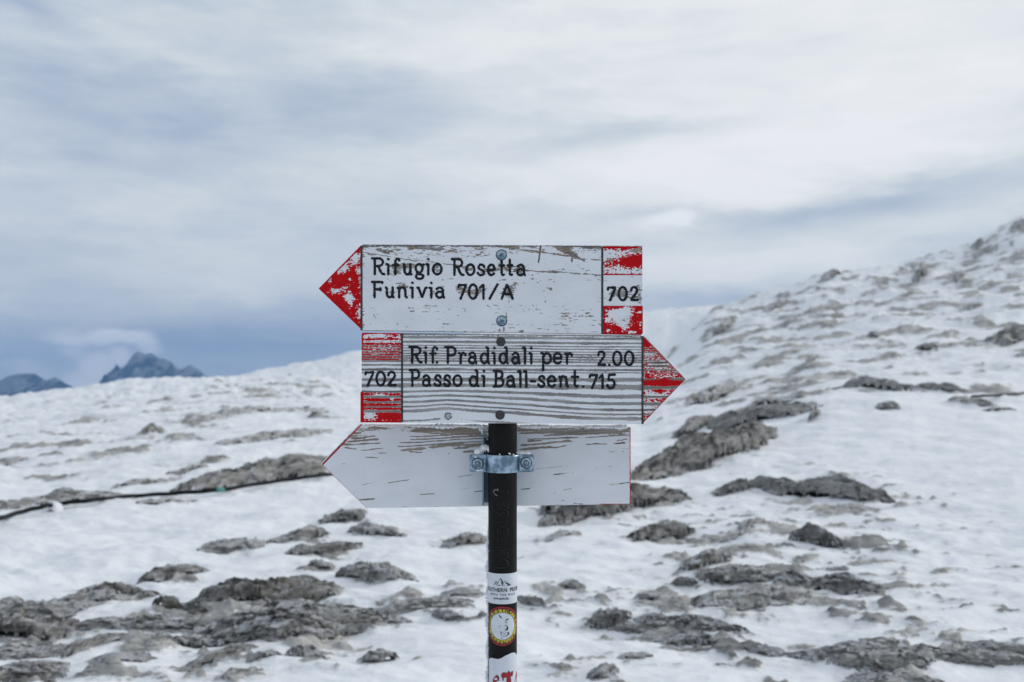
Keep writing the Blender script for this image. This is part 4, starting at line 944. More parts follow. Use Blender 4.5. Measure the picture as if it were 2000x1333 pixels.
def capped(pts, r, n_extra=3):
    """round the two ends of a stroke"""
    pts = np.asarray(pts, float); t0 = pts[0] - pts[1]; t0 /= np.linalg.norm(t0) + 1e-12; t1 = pts[-1] - pts[-2]; t1 /= np.linalg.norm(t1) + 1e-12
    an = np.linspace(math.pi / 2 * .92, .3, n_extra)
    A_ = [pts[0] + t0 * r * math.sin(a) for a in an]; B_ = [pts[-1] + t1 * r * math.sin(a) for a in an[::-1]]
    rs = [r * math.cos(a) for a in an] + [r] * len(pts) + [r * math.cos(a) for a in an[::-1]]
    return np.concatenate([A_, pts, B_]), rs
def strokes(polys, d, r, flat=.22, jit=.08, stp=1.3):
    """polys in photo pixels -> squashed tubes lying on the plane at distance d"""
    VV = []; FQ = []; FT = []; n0 = 0
    for q, pl in enumerate(polys):
        pl = resample(pl, stp); w3 = np.stack([(pl[:, 0] - 1000) / F * d, np.full(len(pl), d - .00035 - .00005 * q), ZC - (pl[:, 1] - HY) / F * d], -1)
        rm = r / F * d; w3, rs = capped(w3, rm)
        _ls[0] += 1; rs = np.array(rs) * (1 + .10 * np.random.default_rng(_ls[0]).standard_normal(len(rs)))
        V, Fq, F3 = tube_mesh('s', w3, rs, 8, True, jit, _ls[0], flat)
        VV.append(V); FQ.append(Fq + n0); FT.append(F3 + n0); n0 += len(V)
    return np.concatenate(VV), np.concatenate(FQ), np.concatenate(FT)
def letters(items, yb, H, parent, d=D1, slope=0., r=2.5):
    for (ch, x0, x1) in items:
        y_ = yb + slope * (x0 - items[0][1])
        rr = r * .55
        a, b = x0 + rr, x1 - rr
        if ch in 'il1.' : a, b = x0, x1
        polys = [[(a + gx * (b - a), y_ - r * .4 - gy * (H - r * .9)) for gx, gy in pl] for pl in G[ch]]
        V, Fq, F3 = strokes(polys, d, r)
        put('letter' if ch.isalpha() else ('numeral' if ch.isdigit() else 'punctuation_mark'), V, Fq, letterm, parent, F3=F3)
letters([('R', 725.5, 752), ('i', 754, 763), ('f', 766, 783), ('u', 787, 805), ('g', 809.5, 829), ('i', 832, 841), ('o', 844, 864.5)], 537, 33, b1, slope=.003)
letters([('R', 881.5, 906.5), ('o', 909, 928.5), ('s', 931, 948), ('e', 951, 968.5), ('t', 974, 987), ('t', 990, 1003), ('a', 1008.5, 1027)], 538.5, 33, b1, slope=.004)
letters([('F', 725.5, 748), ('u', 752.5, 770.5), ('n', 775.5, 796), ('i', 801, 810.5), ('v', 814, 834.5), ('i', 838, 847), ('a', 850, 869)], 582, 32, b1, slope=.006)
letters([('7', 894, 912), ('0', 914, 934), ('1', 937, 949), ('/', 955, 973), ('A', 978.5, 1002.5)], 585, 30, b1)
letters([('7', 1186, 1203.5), ('0', 1206.5, 1226), ('2', 1230.5, 1247)], 588, 28, b1)
letters([('R', 798.5, 825), ('i', 827.5, 836), ('f', 839, 856.5), ('.', 850.5, 856.5)], 709.5, 32.5, b2)
letters([('P', 868, 892), ('r', 895, 911), ('a', 914, 932), ('d', 937.5, 957), ('i', 961.5, 970), ('d', 974, 993.5), ('a', 998.5, 1016.5), ('l', 1020.5, 1030), ('i', 1033.5, 1042)], 710.5, 33, b2, slope=.004)
letters([('p', 1056, 1077.5), ('e', 1079.5, 1099), ('r', 1102.5, 1118.5)], 711.5, 33, b2)
letters([('2', 1166.5, 1183), ('.', 1187, 1193), ('0', 1195.5, 1215.5), ('0', 1218.5, 1239)], 714.5, 28.5, b2)
letters([('P', 799, 821), ('a', 824.5, 842), ('s', 847, 863), ('s', 865.5, 881), ('o', 884, 903.5)], 755, 33, b2)
letters([('d', 916, 936), ('i', 941, 949.5)], 755.5, 33, b2)
letters([('B', 963, 985), ('a', 988.5, 1007), ('l', 1011.5, 1021), ('l', 1023, 1032.5), ('-', 1035.5, 1046.5), ('s', 1049.5, 1065.5), ('e', 1068, 1087), ('n', 1091, 1110.5), ('t', 1115.5, 1132), ('.', 1136, 1142)], 756.5, 33, b2)
letters([('7', 1150.5, 1168.5), ('1', 1170.5, 1181), ('5', 1184.5, 1202.5)], 759.5, 28.5, b2)
letters([('7', 712.5, 731.5), ('0', 733.5, 754), ('2', 756.5, 774)], 754, 28.5, b2)

# ---- screws and bolts
def lathe(prof, c, ns=28, tilt=(0, 0)):
    """profile (radius m, forward m) about an axis pointing at the viewer (-y)"""
    V = []; n = len(prof)
    for r_, f_ in prof:
        for q in range(ns):
            a = 2 * math.pi * q / ns; V.append((c[0] + r_ * math.cos(a), c[1] - f_ + tilt[0] * r_ * math.cos(a) + tilt[1] * r_ * math.sin(a), c[2] + r_ * math.sin(a)))
    Fq = [(i * ns + q, i * ns + (q + 1) % ns, (i + 1) * ns + (q + 1) % ns, (i + 1) * ns + q) for i in range(n - 1) for q in range(ns)]
    V.append((c[0], c[1] - prof[-1][1], c[2])); F3 = [((n - 1) * ns + q, (n - 1) * ns + (q + 1) % ns, len(V) - 1) for q in range(ns)]
    return V, Fq, F3
def bar(c, ax, L, w, h, taper=.6):
    """small raised or sunk prism lying on a plane facing the viewer"""
    ax = np.array([math.cos(ax), 0, math.sin(ax)]); bx = np.array([-ax[2], 0, ax[0]]); c = np.array(c)
    lo = [c + ax * s_ * L / 2 + bx * t_ * w / 2 for s_, t_ in ((-1, -1), (1, -1), (1, 1), (-1, 1))]
    hi = [c + ax * s_ * L / 2 * taper + bx * t_ * w / 2 * taper + np.array([0, -h, 0]) for s_, t_ in ((-1, -1), (1, -1), (1, 1), (-1, 1))]
    return lo + hi, [(3, 2, 1, 0), (4, 5, 6, 7), (0, 1, 5, 4), (1, 2, 6, 5), (2, 3, 7, 6), (3, 0, 4, 7)]
U = D1 / F
for (px, py, ro) in ((979.2, 498.5, .5), (980, 627.3, .15)):
    c = Pt(px, py, D1); R0 = 9.3 * U
    V, Fq, F3 = lathe([(R0, -.0004), (R0 * 1.0, .0006), (R0 * .9, .0016), (R0 * .72, .0021), (R0 * .66, .0017), (R0 * .3, .0014)], c)
    s_ = put('screw', V, Fq, galv, b1, F3=F3); s_['label'] = 'blue zinc screw head with cross slot'
    V, Fq, F3 = tube_mesh('r', [c + np.array([R0 * 1.02 * math.cos(a), -.0003, R0 * 1.02 * math.sin(a)]) for a in np.linspace(0, 6.2832, 40)], .0011, 6, True, .1, 4, .5); put('screw_dark_ring', V, Fq, boltdark, b1, F3=F3)  # dark ring added to outline the screw head
    for q in range(3):
        Vb, Fb = bar((c[0], c[1] - .0016, c[2]), ro + q * math.pi / 3, R0 * 1.15, R0 * .16, .0004, .8); put('screw_slot', Vb, Fb, zincm if q else boltdark, b1, smooth=False)
for (px, py) in ((978.3, 668), (976.6, 811)):
    c = Pt(px, py, D1); R0 = 9.2 * U
    V, Fq, F3 = lathe([(R0, -.0005), (R0, .0008), (R0 * .93, .0018), (R0 * .5, .0028), (R0 * .2, .003)], c)
    s_ = put('screw', V, Fq, boltdark, b2, F3=F3); s_['label'] = 'dark round bolt head'
c = Pt(875.3, 813, D1); R0 = 5.4 * U
V, Fq, F3 = lathe([(R0, -.0004), (R0, .0006), (R0 * .85, .0012), (R0 * .6, .0009), (R0 * .2, .0009)], c)
s_ = put('screw', V, Fq, simple_mat('painted_over_screw', (.45, .47, .5), .6, 0, .5, 500), b2, F3=F3); s_['label'] = 'small painted-over screw'
ring = [Pt(875.3 + 6.3 * math.cos(a) * (1 + .08 * math.sin(7 * a)), 813 + 6.3 * math.sin(a) * (1 + .08 * math.sin(5 * a)), D1 - .0002) for a in np.linspace(0, 5.9, 34)]
V, Fq, F3 = tube_mesh('r', ring, .0007, 6, True, .2, 4, .4); put('paint_crack', V, Fq, groovem, b2, F3=F3)

# ---- pole
def ppt(s, py, off=0., y0=None):
    """wrap: s photo px along the skin from the middle line, py photo row at the pole front"""
    s = np.asarray(s, float); py = np.asarray(py, float)
    dfr = PY - RP
    a = s / F * dfr / RP; R = RP + off
    return np.stack([PXC + R * np.sin(a), PY - R * np.cos(a), ZC - (py - HY) / F * dfr + 0 * a], -1)
an = np.linspace(0, 2 * np.pi, 57)[:-1]; zs = np.concatenate([np.linspace(gz - .35, ZC + .07, 40)])
dent = 1 + .004 * np.sin(zs * 40)
V = np.array([[PXC + RP * math.sin(a) * (1), PY - RP * math.cos(a), z] for z in zs for a in an]); n_ = len(an)
i, j = np.meshgrid(np.arange(len(zs) - 1), np.arange(n_), indexing='ij'); a_ = i * n_ + j; b_ = i * n_ + (j + 1) % n_
Fq = np.stack([a_, b_, b_ + n_, a_ + n_], -1).reshape(-1, 4)
V = np.concatenate([V, [[PXC, PY, zs[-1]]]]); F3 = [(len(V) - 1, (len(zs) - 1) * n_ + q, (len(zs) - 1) * n_ + (q + 1) % n_) for q in range(n_)]
pole = put('pole', V, Fq, polem, post, F3=F3)

# ---- clamp strap round the pole, with two bolts
CY0, CY1 = 888.5, 923.0; DC = PY - .002
def strap():
    hw = lambda s_: 0
    zt = ZC - (CY0 - HY) / F * 1.725; zb = ZC - (CY1 - HY) / F * 1.725
    xl, xr = (917.5 - 1000) / F * 1.742, (1042.5 - 1000) / F * 1.742
    path = [(xl, DC), (xl + .0015, DC)] + [(xl + (PXC - RP - .0065 - xl) * t_, DC) for t_ in (.25, .5, .75, .97)]
    path += [(PXC - RP - .0045, DC - .002)]
    ro = RP + .0022
    path += [(PXC + ro * math.sin(math.radians(q)), PY - ro * math.cos(math.radians(q))) for q in np.linspace(-80, 80, 33)]
    path += [(PXC + RP + .0045, DC - .002)]
    path += [(PXC + RP + .0065 + (xr - PXC - RP - .0065) * t_, DC) for t_ in (.03, .25, .5, .75)] + [(xr - .0015, DC), (xr, DC)]
    P_ = np.array(path); T = np.gradient(P_, axis=0); T /= np.linalg.norm(T, axis=1)[:, None]; Nn = np.stack([T[:, 1], -T[:, 0]], -1)
    ins = np.zeros(len(P_)); ins[[0, -1]] = .0025; ins[[1, -2]] = .0008
    th = .0022; nz = 10; V = []
    rows = []
    for side in (0, 1):
        for r_ in range(nz):
            f_ = r_ / (nz - 1)
            for k_, (x, y) in enumerate(P_):
                z = (zt - ins[k_]) * (1 - f_) + (zb + ins[k_]) * f_
                wv = .0004 * math.sin(9 * f_ + k_ * .5) + (.0007 * (abs(f_ - .5) * 2) ** 3)
                off = (th if side == 0 else 0) + wv
                V.append((x + Nn[k_, 0] * off, y + Nn[k_, 1] * off, z))
    n_ = len(P_); Fq = list(grid_faces(nz, n_)[:, ::-1]) + list(grid_faces(nz, n_, nz * n_))
    o_ = nz * n_
    for k_ in range(n_ - 1):
        Fq.append((k_, k_ + 1, o_ + k_ + 1, o_ + k_)); e = (nz - 1) * n_; Fq.append((e + k_ + 1, e + k_, o_ + e + k_, o_ + e + k_ + 1))
    for r_ in range(nz - 1):
        Fq.append((r_ * n_, o_ + r_ * n_, o_ + (r_ + 1) * n_, (r_ + 1) * n_)); e = n_ - 1; Fq.append((r_ * n_ + e, (r_ + 1) * n_ + e, o_ + (r_ + 1) * n_ + e, o_ + r_ * n_ + e))
    return V, Fq
V, Fq = strap(); clamp = put('clamp', V, Fq, galv, post); clamp['label'] = 'galvanised strap holding the rear signboard to the pole'
def hexbolt(px, py, rot):
    c = Pt(px, py, DC - .0028); u = DC / F
    V, Fq, F3 = lathe([(10.2 * u, -.0006), (10.2 * u, .0008), (9.6 * u, .0013), (6.5 * u, .0014)], c, 26)
    put('washer', V, Fq, galv, clamp, F3=F3)
    for rk_, nm_ in ((10.6, 'washer_dark_ring'), (7.6, 'nut_dark_ring')):  # dark rings added round washer and nut for contrast
        V, Fq, F3 = tube_mesh('r', [c + np.array([rk_ * u * math.cos(a), -.0010, rk_ * u * math.sin(a)]) for a in np.linspace(0, 6.2832, 36)], .00055, 6, True, .1, 4, .6); put(nm_, V, Fq, boltdark, clamp, F3=F3)
    R0 = 6.9 * u; V = []
    for f_, k_ in ((.0012, 1), (.0052, 1), (.0060, .86)):
        for q in range(6):
            a = rot + q * math.pi / 3; V.append((c[0] + R0 * k_ * math.cos(a), c[1] - f_, c[2] + R0 * k_ * math.sin(a)))
    Fq = [(i * 6 + q, i * 6 + (q + 1) % 6, (i + 1) * 6 + (q + 1) % 6, (i + 1) * 6 + q) for i in range(2) for q in range(6)]
    V.append((c[0], c[1] - .0058, c[2])); F3 = [(12 + q, 12 + (q + 1) % 6, 18) for q in range(6)]
    put('bolt', V, Fq, nutm, clamp, F3=F3, smooth=False)
    V, Fq, F3 = lathe([(3.1 * u, .005), (3.1 * u, .0072), (2.4 * u, .0077)], c, 14); put('bolt_end', V, Fq, galv, clamp, F3=F3)
hexbolt(932.8, 906.5, .3); hexbolt(1028, 904.8, .1)
# diagonal pencil-thin scratch on the strap
V, Fq, F3 = tube_mesh('s', [PXC * np.array([1, 0, 0]) + np.array([(RP + .0027) * math.sin(a), PY - (RP + .0027) * math.cos(a), ZC - (y_ - HY) / F * 1.725]) for a, y_ in zip(np.linspace(-.62, -.05, 12), np.linspace(920, 897, 12))], .0004, 5)
put('scratch', V, Fq, groovem, clamp, F3=F3)

# ---- U channel behind the pole
def boxm(x0, x1, y0, y1, z0, z1, bev=.0015):
    V = []
    for y in (y0, y1):
        for (x, z) in ((x0 + bev, z0), (x1 - bev, z0), (x1, z0 + bev), (x1, z1 - bev), (x1 - bev, z1), (x0 + bev, z1), (x0, z1 - bev), (x0, z0 + bev)): V.append((x, y, z))
    Fq = [(i, (i + 1) % 8, 8 + (i + 1) % 8, 8 + i) for i in range(8)] + [(0, 7, 6, 1), (1, 6, 5, 2), (2, 5, 4, 3), (8, 9, 14, 15), (9, 10, 13, 14), (10, 11, 12, 13)]
    return V, Fq
zt = ZC - (843 - HY) / F * 1.76; zb = ZC - (984 - HY) / F * 1.76
V = []; Fq = []
for bx in [((943 - 1000) / F * 1.755, (946 - 1000) / F * 1.755, PY - .004, D3 - .0005), ((946 - 1000) / F * 1.755, (1005 - 1000) / F * 1.76, D3 - .0025, D3 - .0005), ((1005 - 1000) / F * 1.76, (1007 - 1000) / F * 1.76, PY + .006, D3 - .0005)]:
    v, f = boxm(bx[0], bx[1], bx[2], bx[3], zb, zt, .0008); Fq += [tuple(q + len(V) for q in ff) for ff in f]; V += v
ch = put('channel_bracket', V, Fq, zincm, post, smooth=False); ch['label'] = 'blue zinc channel between pole and rear signboard'
for q in range(3):        # slots punched near its top
    z = zt - .008 - q * .008; x = (942.6 - 1000) / F * 1.755
    Vb = [(x - .0002, PY + .001, z + .003), (x - .0002, PY + .010, z - .001), (x - .0002, PY + .010, z - .0035), (x - .0002, PY + .001, z + .0005)]
    put('slot', Vb, [(0, 1, 2, 3)], boltdark, ch, smooth=False)

# ---- marker scrawl on the pole, reading upwards
def wrapstrokes(polys, r, off, flat=.3, ns=6, stp=.9, jit=.05):
    VV = []; FQ = []; FT = []; n0 = 0
    for pl in polys:
        pl = resample(pl, stp)
        w3 = ppt(pl[:, 0], pl[:, 1], off); n = len(w3)
        a = pl[:, 0] / F * (PY - RP) / RP; Nn = np.stack([np.sin(a), -np.cos(a), 0 * a], -1)
        T = np.gradient(w3, axis=0); T /= np.linalg.norm(T, axis=1)[:, None] + 1e-12; S = np.cross(T, Nn); S /= np.linalg.norm(S, axis=1)[:, None] + 1e-12
        rm = r / F * (PY - RP); an_ = np.linspace(0, 2 * np.pi, ns, endpoint=False)
        rr = np.full(n, rm); rr[0] *= .5; rr[-1] *= .5
        V = w3[:, None] + (S[:, None] * np.cos(an_)[None, :, None] + Nn[:, None] * np.sin(an_)[None, :, None] * flat) * rr[:, None, None]
        V = np.concatenate([V.reshape(-1, 3), [w3[0], w3[-1]]])
        i, j = np.meshgrid(np.arange(n - 1), np.arange(ns), indexing='ij'); a_ = i * ns + j; b_ = i * ns + (j + 1) % ns
        FQ.append(np.stack([a_, b_, b_ + ns, a_ + ns], -1).reshape(-1, 4) + n0)
        FT.append(np.array([(n * ns, (q + 1) % ns, q) for q in range(ns)] + [(n * ns + 1, (n - 1) * ns + q, (n - 1) * ns + (q + 1) % ns) for q in range(ns)]) + n0)
        VV.append(V); n0 += len(V)
    return np.concatenate(VV), np.concatenate(FQ), np.concatenate(FT)
G2 = dict(G); G2['b'] = [[(.1, 1), (.16, 0)], arc(.5, .3, .36, .3, 180, -170, 20)]; G2['m'] = [[(.0, .62), (.0, 0)], [(0, .4)] + arc(.26, .42, .24, .22, 170, 0, 8) + [(.5, 0)], [(.5, .4)] + arc(.76, .42, .24, .22, 170, 0, 8) + [(1, 0)]]
u = 1109.0
outl = []; inl = []; bright = []
for ch_, wd in [('b', 18), ('e', 15), ('r', 13), ('n', 17), ('a', 17), ('n', 17), ('d', 18), ('e', 14), ('r', 12), ('t', 14)]:
    pls = [[(4 - gy * 25 + 5, u - gx * (wd - 2.5)) for gx, gy in pl] for pl in G2[ch_]]
    outl += pls; inl += pls
    u -= wd
V, Fq, F3 = wrapstrokes(outl, 3.0, .00006, .10); sc_ = put('marker_scrawl', V, Fq, scrib, pole, F3=F3); sc_['kind'] = 'stuff'; sc_['label'] = 'faint scrawled word reading upwards'
V, Fq, F3 = wrapstrokes(inl, 2.35, .00016, .16); s2 = put('marker_fill', V, Fq, polem, pole, F3=F3); s2['kind'] = 'stuff'
V, Fq, F3 = wrapstrokes([[(-17, 958), (-19, 962), (-14, 967), (-10, 969)], [(-17, 958), (-12, 957), (-8, 956)], [(-10, 957), (-9, 960)]], .9, .0004, .3); put('marker_highlight', V, Fq, scribw, pole, F3=F3)['kind'] = 'stuff'

# ---- stickers
def patch(s0, s1, ytop, ybot, off, ns=48, nr=14):
    ss = np.linspace(s0, s1, ns); V = []
    tp = np.array([ytop(s_) for s_ in ss]); bt = np.array([ybot(s_) for s_ in ss])
    for f_ in np.linspace(0, 1, nr): V.append(ppt(ss, tp * (1 - f_) + bt * f_, off))
    V = np.concatenate(V); Fq = grid_faces(nr, ns)[:, ::-1]
    return V, Fq
def ringm(r0, r1, cy, off, n=64, ecc=1.0, cs=0.):
    a = np.linspace(0, 2 * np.pi, n + 1)[:-1]; rs = np.linspace(r0, r1, 5); V = []
    for r_ in rs: V.append(ppt(cs + r_ * np.cos(a) * ecc, cy - r_ * np.sin(a), off))
    V = np.concatenate(V); Fq = []
    for i in range(4):
        for j in range(n): Fq.append((i * n + j, (i + 1) * n + j, (i + 1) * n + (j + 1) % n, i * n + (j + 1) % n))
    return V, Fq
def text_pts(s, size, mode='line', sx_=1.0, sp=1.0):
    cu = bpy.data.curves.new('txt', 'FONT'); cu.body = s; cu.size = size; cu.align_x = 'CENTER'; cu.resolution_u = 2; cu.offset = size * .018; cu.space_character = sp
    ob = bpy.data.objects.new('txt', cu); COL.objects.link(ob); dg = bpy.context.evaluated_depsgraph_get()
    me = bpy.data.meshes.new_from_object(ob.evaluated_get(dg)); bpy.data.objects.remove(ob)
    V = np.array([v.co[:2] for v in me.vertices]); Fs = [tuple(p_.vertices) for p_ in me.polygons]; bpy.data.meshes.remove(me)
    V[:, 0] *= sx_
    return V, Fs
def ngon(name, V, Fs, mat, parent):
    V = np.asarray(V); o0 = (V.min(0) + V.max(0)) / 2
    me = bpy.data.meshes.new(name); me.from_pydata([tuple(v - o0) for v in V], [], Fs); me.validate()
    o = link(name, me, mat, parent); o.location = o0 - WL[parent.name]; WL[o.name] = o0; return o
def wraptext(s, cy, size, mat, parent, off, sx_=1., sp=1., cs=0., bold=0):
    V, Fs = text_pts(s, size, sx_=sx_, sp=sp)
    o = ngon('lettering', ppt(cs + V[:, 0], cy - V[:, 1], off), Fs, mat, parent); o['kind'] = 'stuff'; return o
def filled(poly, off, mat, parent, name='printed_shape'):
    P_ = np.array(poly, float); return ngon(name, ppt(P_[:, 0], P_[:, 1], off), [tuple(range(len(P_)))], mat, parent)
SY = 1.0
V, Fq = patch(-64, 64, lambda s_: 1121 + 0 * s_, lambda s_: 1180.5, .00030, 60)
st1 = put('sticker', V, Fq, stwhite, post); st1['label'] = 'white sticker with a black mountain drawing and Southern People lettering'
wraptext('SOUTHERN  PEOPLE', 1156.5, 10.6, stblk, st1, .0009, .92, cs=3)
wraptext('INTO THE WILD', 1163.8, 5.2, stblk, st1, .0009, 1.1, 1.35, cs=1)
wraptext('www.spitw.biz', 1171.5, 6.6, stblk, st1, .0009, .80, cs=-3.0)
L1 = [[(-17.5, 1144), (-12.6, 1136), (-10.5, 1139), (-9.5, 1138)], [(-12.5, 1144.5), (-3.8, 1129), (1, 1136.5)], [(-.5, 1144.5), (4, 1135.5), (9, 1138.5), (17.5, 1144.2)], [(-12.4, 1137), (-14.5, 1143)]]
V, Fq, F3 = wrapstrokes(L1, .42, .0006, .2); mo = put('mountain_drawing', V, Fq, stblk, st1, F3=F3); mo['kind'] = 'stuff'
for pg in ([(-3.8, 1129), (1.5, 1137), (-.8, 1144.6), (-2.2, 1144.6), (-1, 1141), (-3, 1139.5), (-1.4, 1136.5), (-3.2, 1134)], [(-9.5, 1138), (-8, 1138), (-11, 1144), (-12.5, 1144), (-10.8, 1141)], [(6, 1138.5), (11, 1139.8), (17.5, 1144.6), (8, 1144.8), (11, 1142.5), (6.5, 1140.5)],
           [(-9, 1144.7), (-7.4, 1142), (-6.4, 1143.4), (-5.6, 1141.4), (-4, 1144.7)], [(1.5, 1145), (3.2, 1143.8), (5, 1145)]):
    filled(pg, .00065, stblk, st1)
CY = 1223.5
V, Fq = ringm(.1, 38.5, CY, .00030); st2 = put('sticker', V, Fq, stred, post); st2['label'] = 'round red and yellow sticker with a grinning face'
V, Fq = ringm(26, 33.2, CY, .00042); put('yellow_ring', V, Fq, styel, st2)
V, Fq = ringm(26.2, 27.2, CY, .00052); put('black_ring', V, Fq, stblk, st2)
V, Fq = ringm(.1, 26.2, CY, .00050); put('face_disc', V, Fq, stwhite, st2)
def ringtext(s, r, a0, a1, size, flip=False):
    n = len(s)
    for k_, chh in enumerate(s):
        if chh == ' ': continue
        V, Fs = text_pts(chh, size); a = math.radians(a0 + (a1 - a0) * k_ / (n - 1))
        cx = V[:, 0] - (V[:, 0].max() + V[:, 0].min()) / 2; cy_ = V[:, 1]
        rr = (r + cy_) if not flip else (r - cy_)
        aa = a - cx / r if not flip else a + cx / r
        o = ngon('lettering', ppt(rr * np.cos(aa), CY - rr * np.sin(aa), .0011), Fs, stblk, st2); o['kind'] = 'stuff'
ringtext('WUHLESYNDIKAT', 28.4, 190, -10, 11.0)
ringtext('KÖPENICK', 36.6, 218, 322, 11.0, True)
for pg in ([(-9, 1200), (-4, 1203), (0, 1208.5), (-2, 1208), (-4.5, 1206.5)], [(5, 1214.5), (8, 1209), (13, 1208), (18, 1210.2), (12, 1211.2), (9, 1212)], [(5.5, 1216), (7.8, 1214), (8.4, 1218)], [(-7.5, 1227), (-5.6, 1222.5), (-4, 1220.5), (-5.2, 1224)],
           [(6.3, 1220.5), (9.5, 1223), (12, 1227), (10, 1231.5), (5, 1234.5), (-.5, 1233.5), (4, 1231), (8, 1228), (8.2, 1224)], [(-4, 1232.5), (-1.6, 1234.5), (-2, 1239), (-3.2, 1239)], [(11, 1235), (14, 1237), (13, 1240), (8, 1243.5), (7, 1243), (10, 1239)]):
    filled(pg, .00062, stblk, st2)
V, Fq, F3 = wrapstrokes([[(-3, 1234), (-2.6, 1240), (1, 1243), (8, 1243.8)], [(-1, 1236), (5, 1237), (11, 1235.8)], [(4, 1223.5), (6.2, 1220.6)], [(-4, 1245.5), (2, 1247.4)], [(1, 1239.6), (7, 1240)]], .4, .0006, .2)
put('face_line', V, Fq, stblk, st2, F3=F3)['kind'] = 'stuff'
def torn(s_):
    base = 1288 - 8.5 * float(sst(-10, 12, np.array(s_))) - 2.0 * float(sst(10, 18, np.array(s_)))
    return base + 10 * max(0, (-24 - s_) / 12) ** 2 + .5 * math.sin(s_ * 1.9) + .4 * math.sin(s_ * 4.3) + 8 * max(0, (s_ - 24) / 14) ** 1.6
V, Fq = patch(-33.5, 40, torn, lambda s_: 1440, .00030, 90, 20); st3 = put('sticker', V, Fq, stwhite, post); st3['label'] = 'torn white sticker with dripping red letters'
for nm, dx, dy, mt, off in (('letter_outline', 1.3, -.8, stblk, .00045), ('letter', 0, 0, stred, .00060)):  # black outline print, set slightly off behind the red letters
    S_ = [[(-20, 1345), (-20, 1330), (-17, 1324), (-12, 1319.5), (-8.5, 1322), (-7.2, 1327), (-8.2, 1330.5), (-13, 1331), (-12, 1345)]]
    T_ = [[(-1, 1314.5), (2, 1314), (8, 1316), (10, 1312.5), (12.5, 1312.2), (14.5, 1316), (19.5, 1313.5), (21.5, 1314), (20.8, 1323), (15, 1323.5), (17, 1331.5), (12, 1345), (7, 1345), (8, 1324), (-1.5, 1324.5), (-2.4, 1319)], [(0, 1324), (1.4, 1324), (1.2, 1330), (.2, 1330)]]
    A3 = [[(34, 1317), (37, 1320), (40, 1345), (27, 1345), (29, 1332)]]
    for pg in S_ + T_ + A3: filled([(x + dx, y + dy) for x, y in pg], off + .00001 * len(pg), mt, st3, nm)

# ================================================================== SNOW AND RIME clinging to the signpost
def blob(cx, cy, d, rx, ry, rz, seed, n=(22, 14), amp=.35, fq=1.6):
    th_ = np.linspace(0, 2 * np.pi, n[0], endpoint=False); ph = np.linspace(-.5 * np.pi, .5 * np.pi, n[1])
    T_, P_ = np.meshgrid(th_, ph, indexing='ij'); x = np.cos(P_) * np.cos(T_); y = np.cos(P_) * np.sin(T_); z = np.sin(P_)
    k_ = 1 + amp * fbm(x * fq + z * 2.1 + seed, y * fq - z * 1.3, seed, 3, .6) * 1.6
    c = Pt(cx, cy, d); uu = d / F
    V = np.stack([c[0] + x * k_ * rx * uu, c[1] + y * k_ * ry * uu, c[2] + z * k_ * rz * uu], -1).reshape(-1, 3)
    i, j = np.meshgrid(np.arange(n[0]), np.arange(n[1] - 1), indexing='ij'); a = i * n[1] + j; b = ((i + 1) % n[0]) * n[1] + j
    return V, np.stack([a, b, b + 1, a + 1], -1).reshape(-1, 4)
def merge(parts):
    V = []; Fq = []; n0 = 0
    for v, f in parts: V.append(v); Fq.append(np.asarray(f) + n0); n0 += len(v)
    return np.concatenate(V), np.concatenate(Fq)
B_ = []
for q in range(16):   # heap on the left wing of the clamp and in the corner behind the pole
    t_ = q / 15; B_.append(blob(932 + 26 * t_ + random.uniform(-2, 2), 885 - 10 * math.sin(t_ * 2.6) + random.uniform(-1, 2), DC - .001 + random.uniform(-.002, .004), random.uniform(4, 8), 6, random.uniform(3.0, 6), q + 3))
for q in range(8): B_.append(blob(1010 + 22 * q / 7, 885.8 + random.uniform(-1, .5), DC - .001, random.uniform(2.5, 4.5), 4, random.uniform(1.5, 3), q + 33))
for (x, y) in ((976, 888), (994, 886), (996, 887), (1003, 888)): B_.append(blob(x, y, PY - RP * 1.05, 1.5, 1.5, 1.5, int(x)))
for (x, y) in ((929, 893), (933, 919), (1030, 897), (960, 921), (966, 922.5), (970, 923)): B_.append(blob(x, y, DC - .004, 2.6, 1.2, 1.6, int(x + y)))
V, Fq = merge(B_); o = put('clamp_snow', V, Fq, softsnow); props(o, 'white snow heaped on the wings of the metal clamp', 'snow', kind='stuff')
B_ = []               # ragged fringe under the middle board, lying on top of the rear one
for q in range(150):
    x = 712 + 512 * q / 149 + random.uniform(-2, 2)
    if 946 < x < 1010: continue
    big = .5 + .5 * math.sin(x * .11) + .7 * math.sin(x * .037 + 1)
    hgt = max(.8, 1.7 + 1.6 * big + (2.0 if (835 < x < 950 or 1050 < x < 1072) else 0) * random.random())
    B_.append(blob(x, 830.5 + .004 * (x - 700) + hgt * .35, D1 + TH + .035, random.uniform(2.5, 5), 6, hgt, q + 60, (12, 8), .5))
V, Fq = merge(B_); o = put('ledge_snow', V, Fq, softsnow); props(o, 'ragged white snow fringe along the top edge of the rear signboard', 'snow', kind='stuff')
B_ = []               # corner of drifted snow between rear board, channel and pole
for q in range(12): B_.append(blob(938 + 14 * random.random(), 832 + 22 * random.random(), D3 - .012, 4, 5, 5, q + 300, (12, 8)))
for q in range(9): B_.append(blob(945 + 7 * (q % 3) / 2, 848 + 5 * q, PY + .004, 1.7, 3, 1.5, q + 340, (10, 7)))
V, Fq = merge(B_); o = put('corner_snow', V, Fq, softsnow); props(o, 'snow packed between the dark pole and the blue bracket', 'snow', kind='stuff')
B_ = []               # thin snow along the top of the top board and on the sloping arrow edges
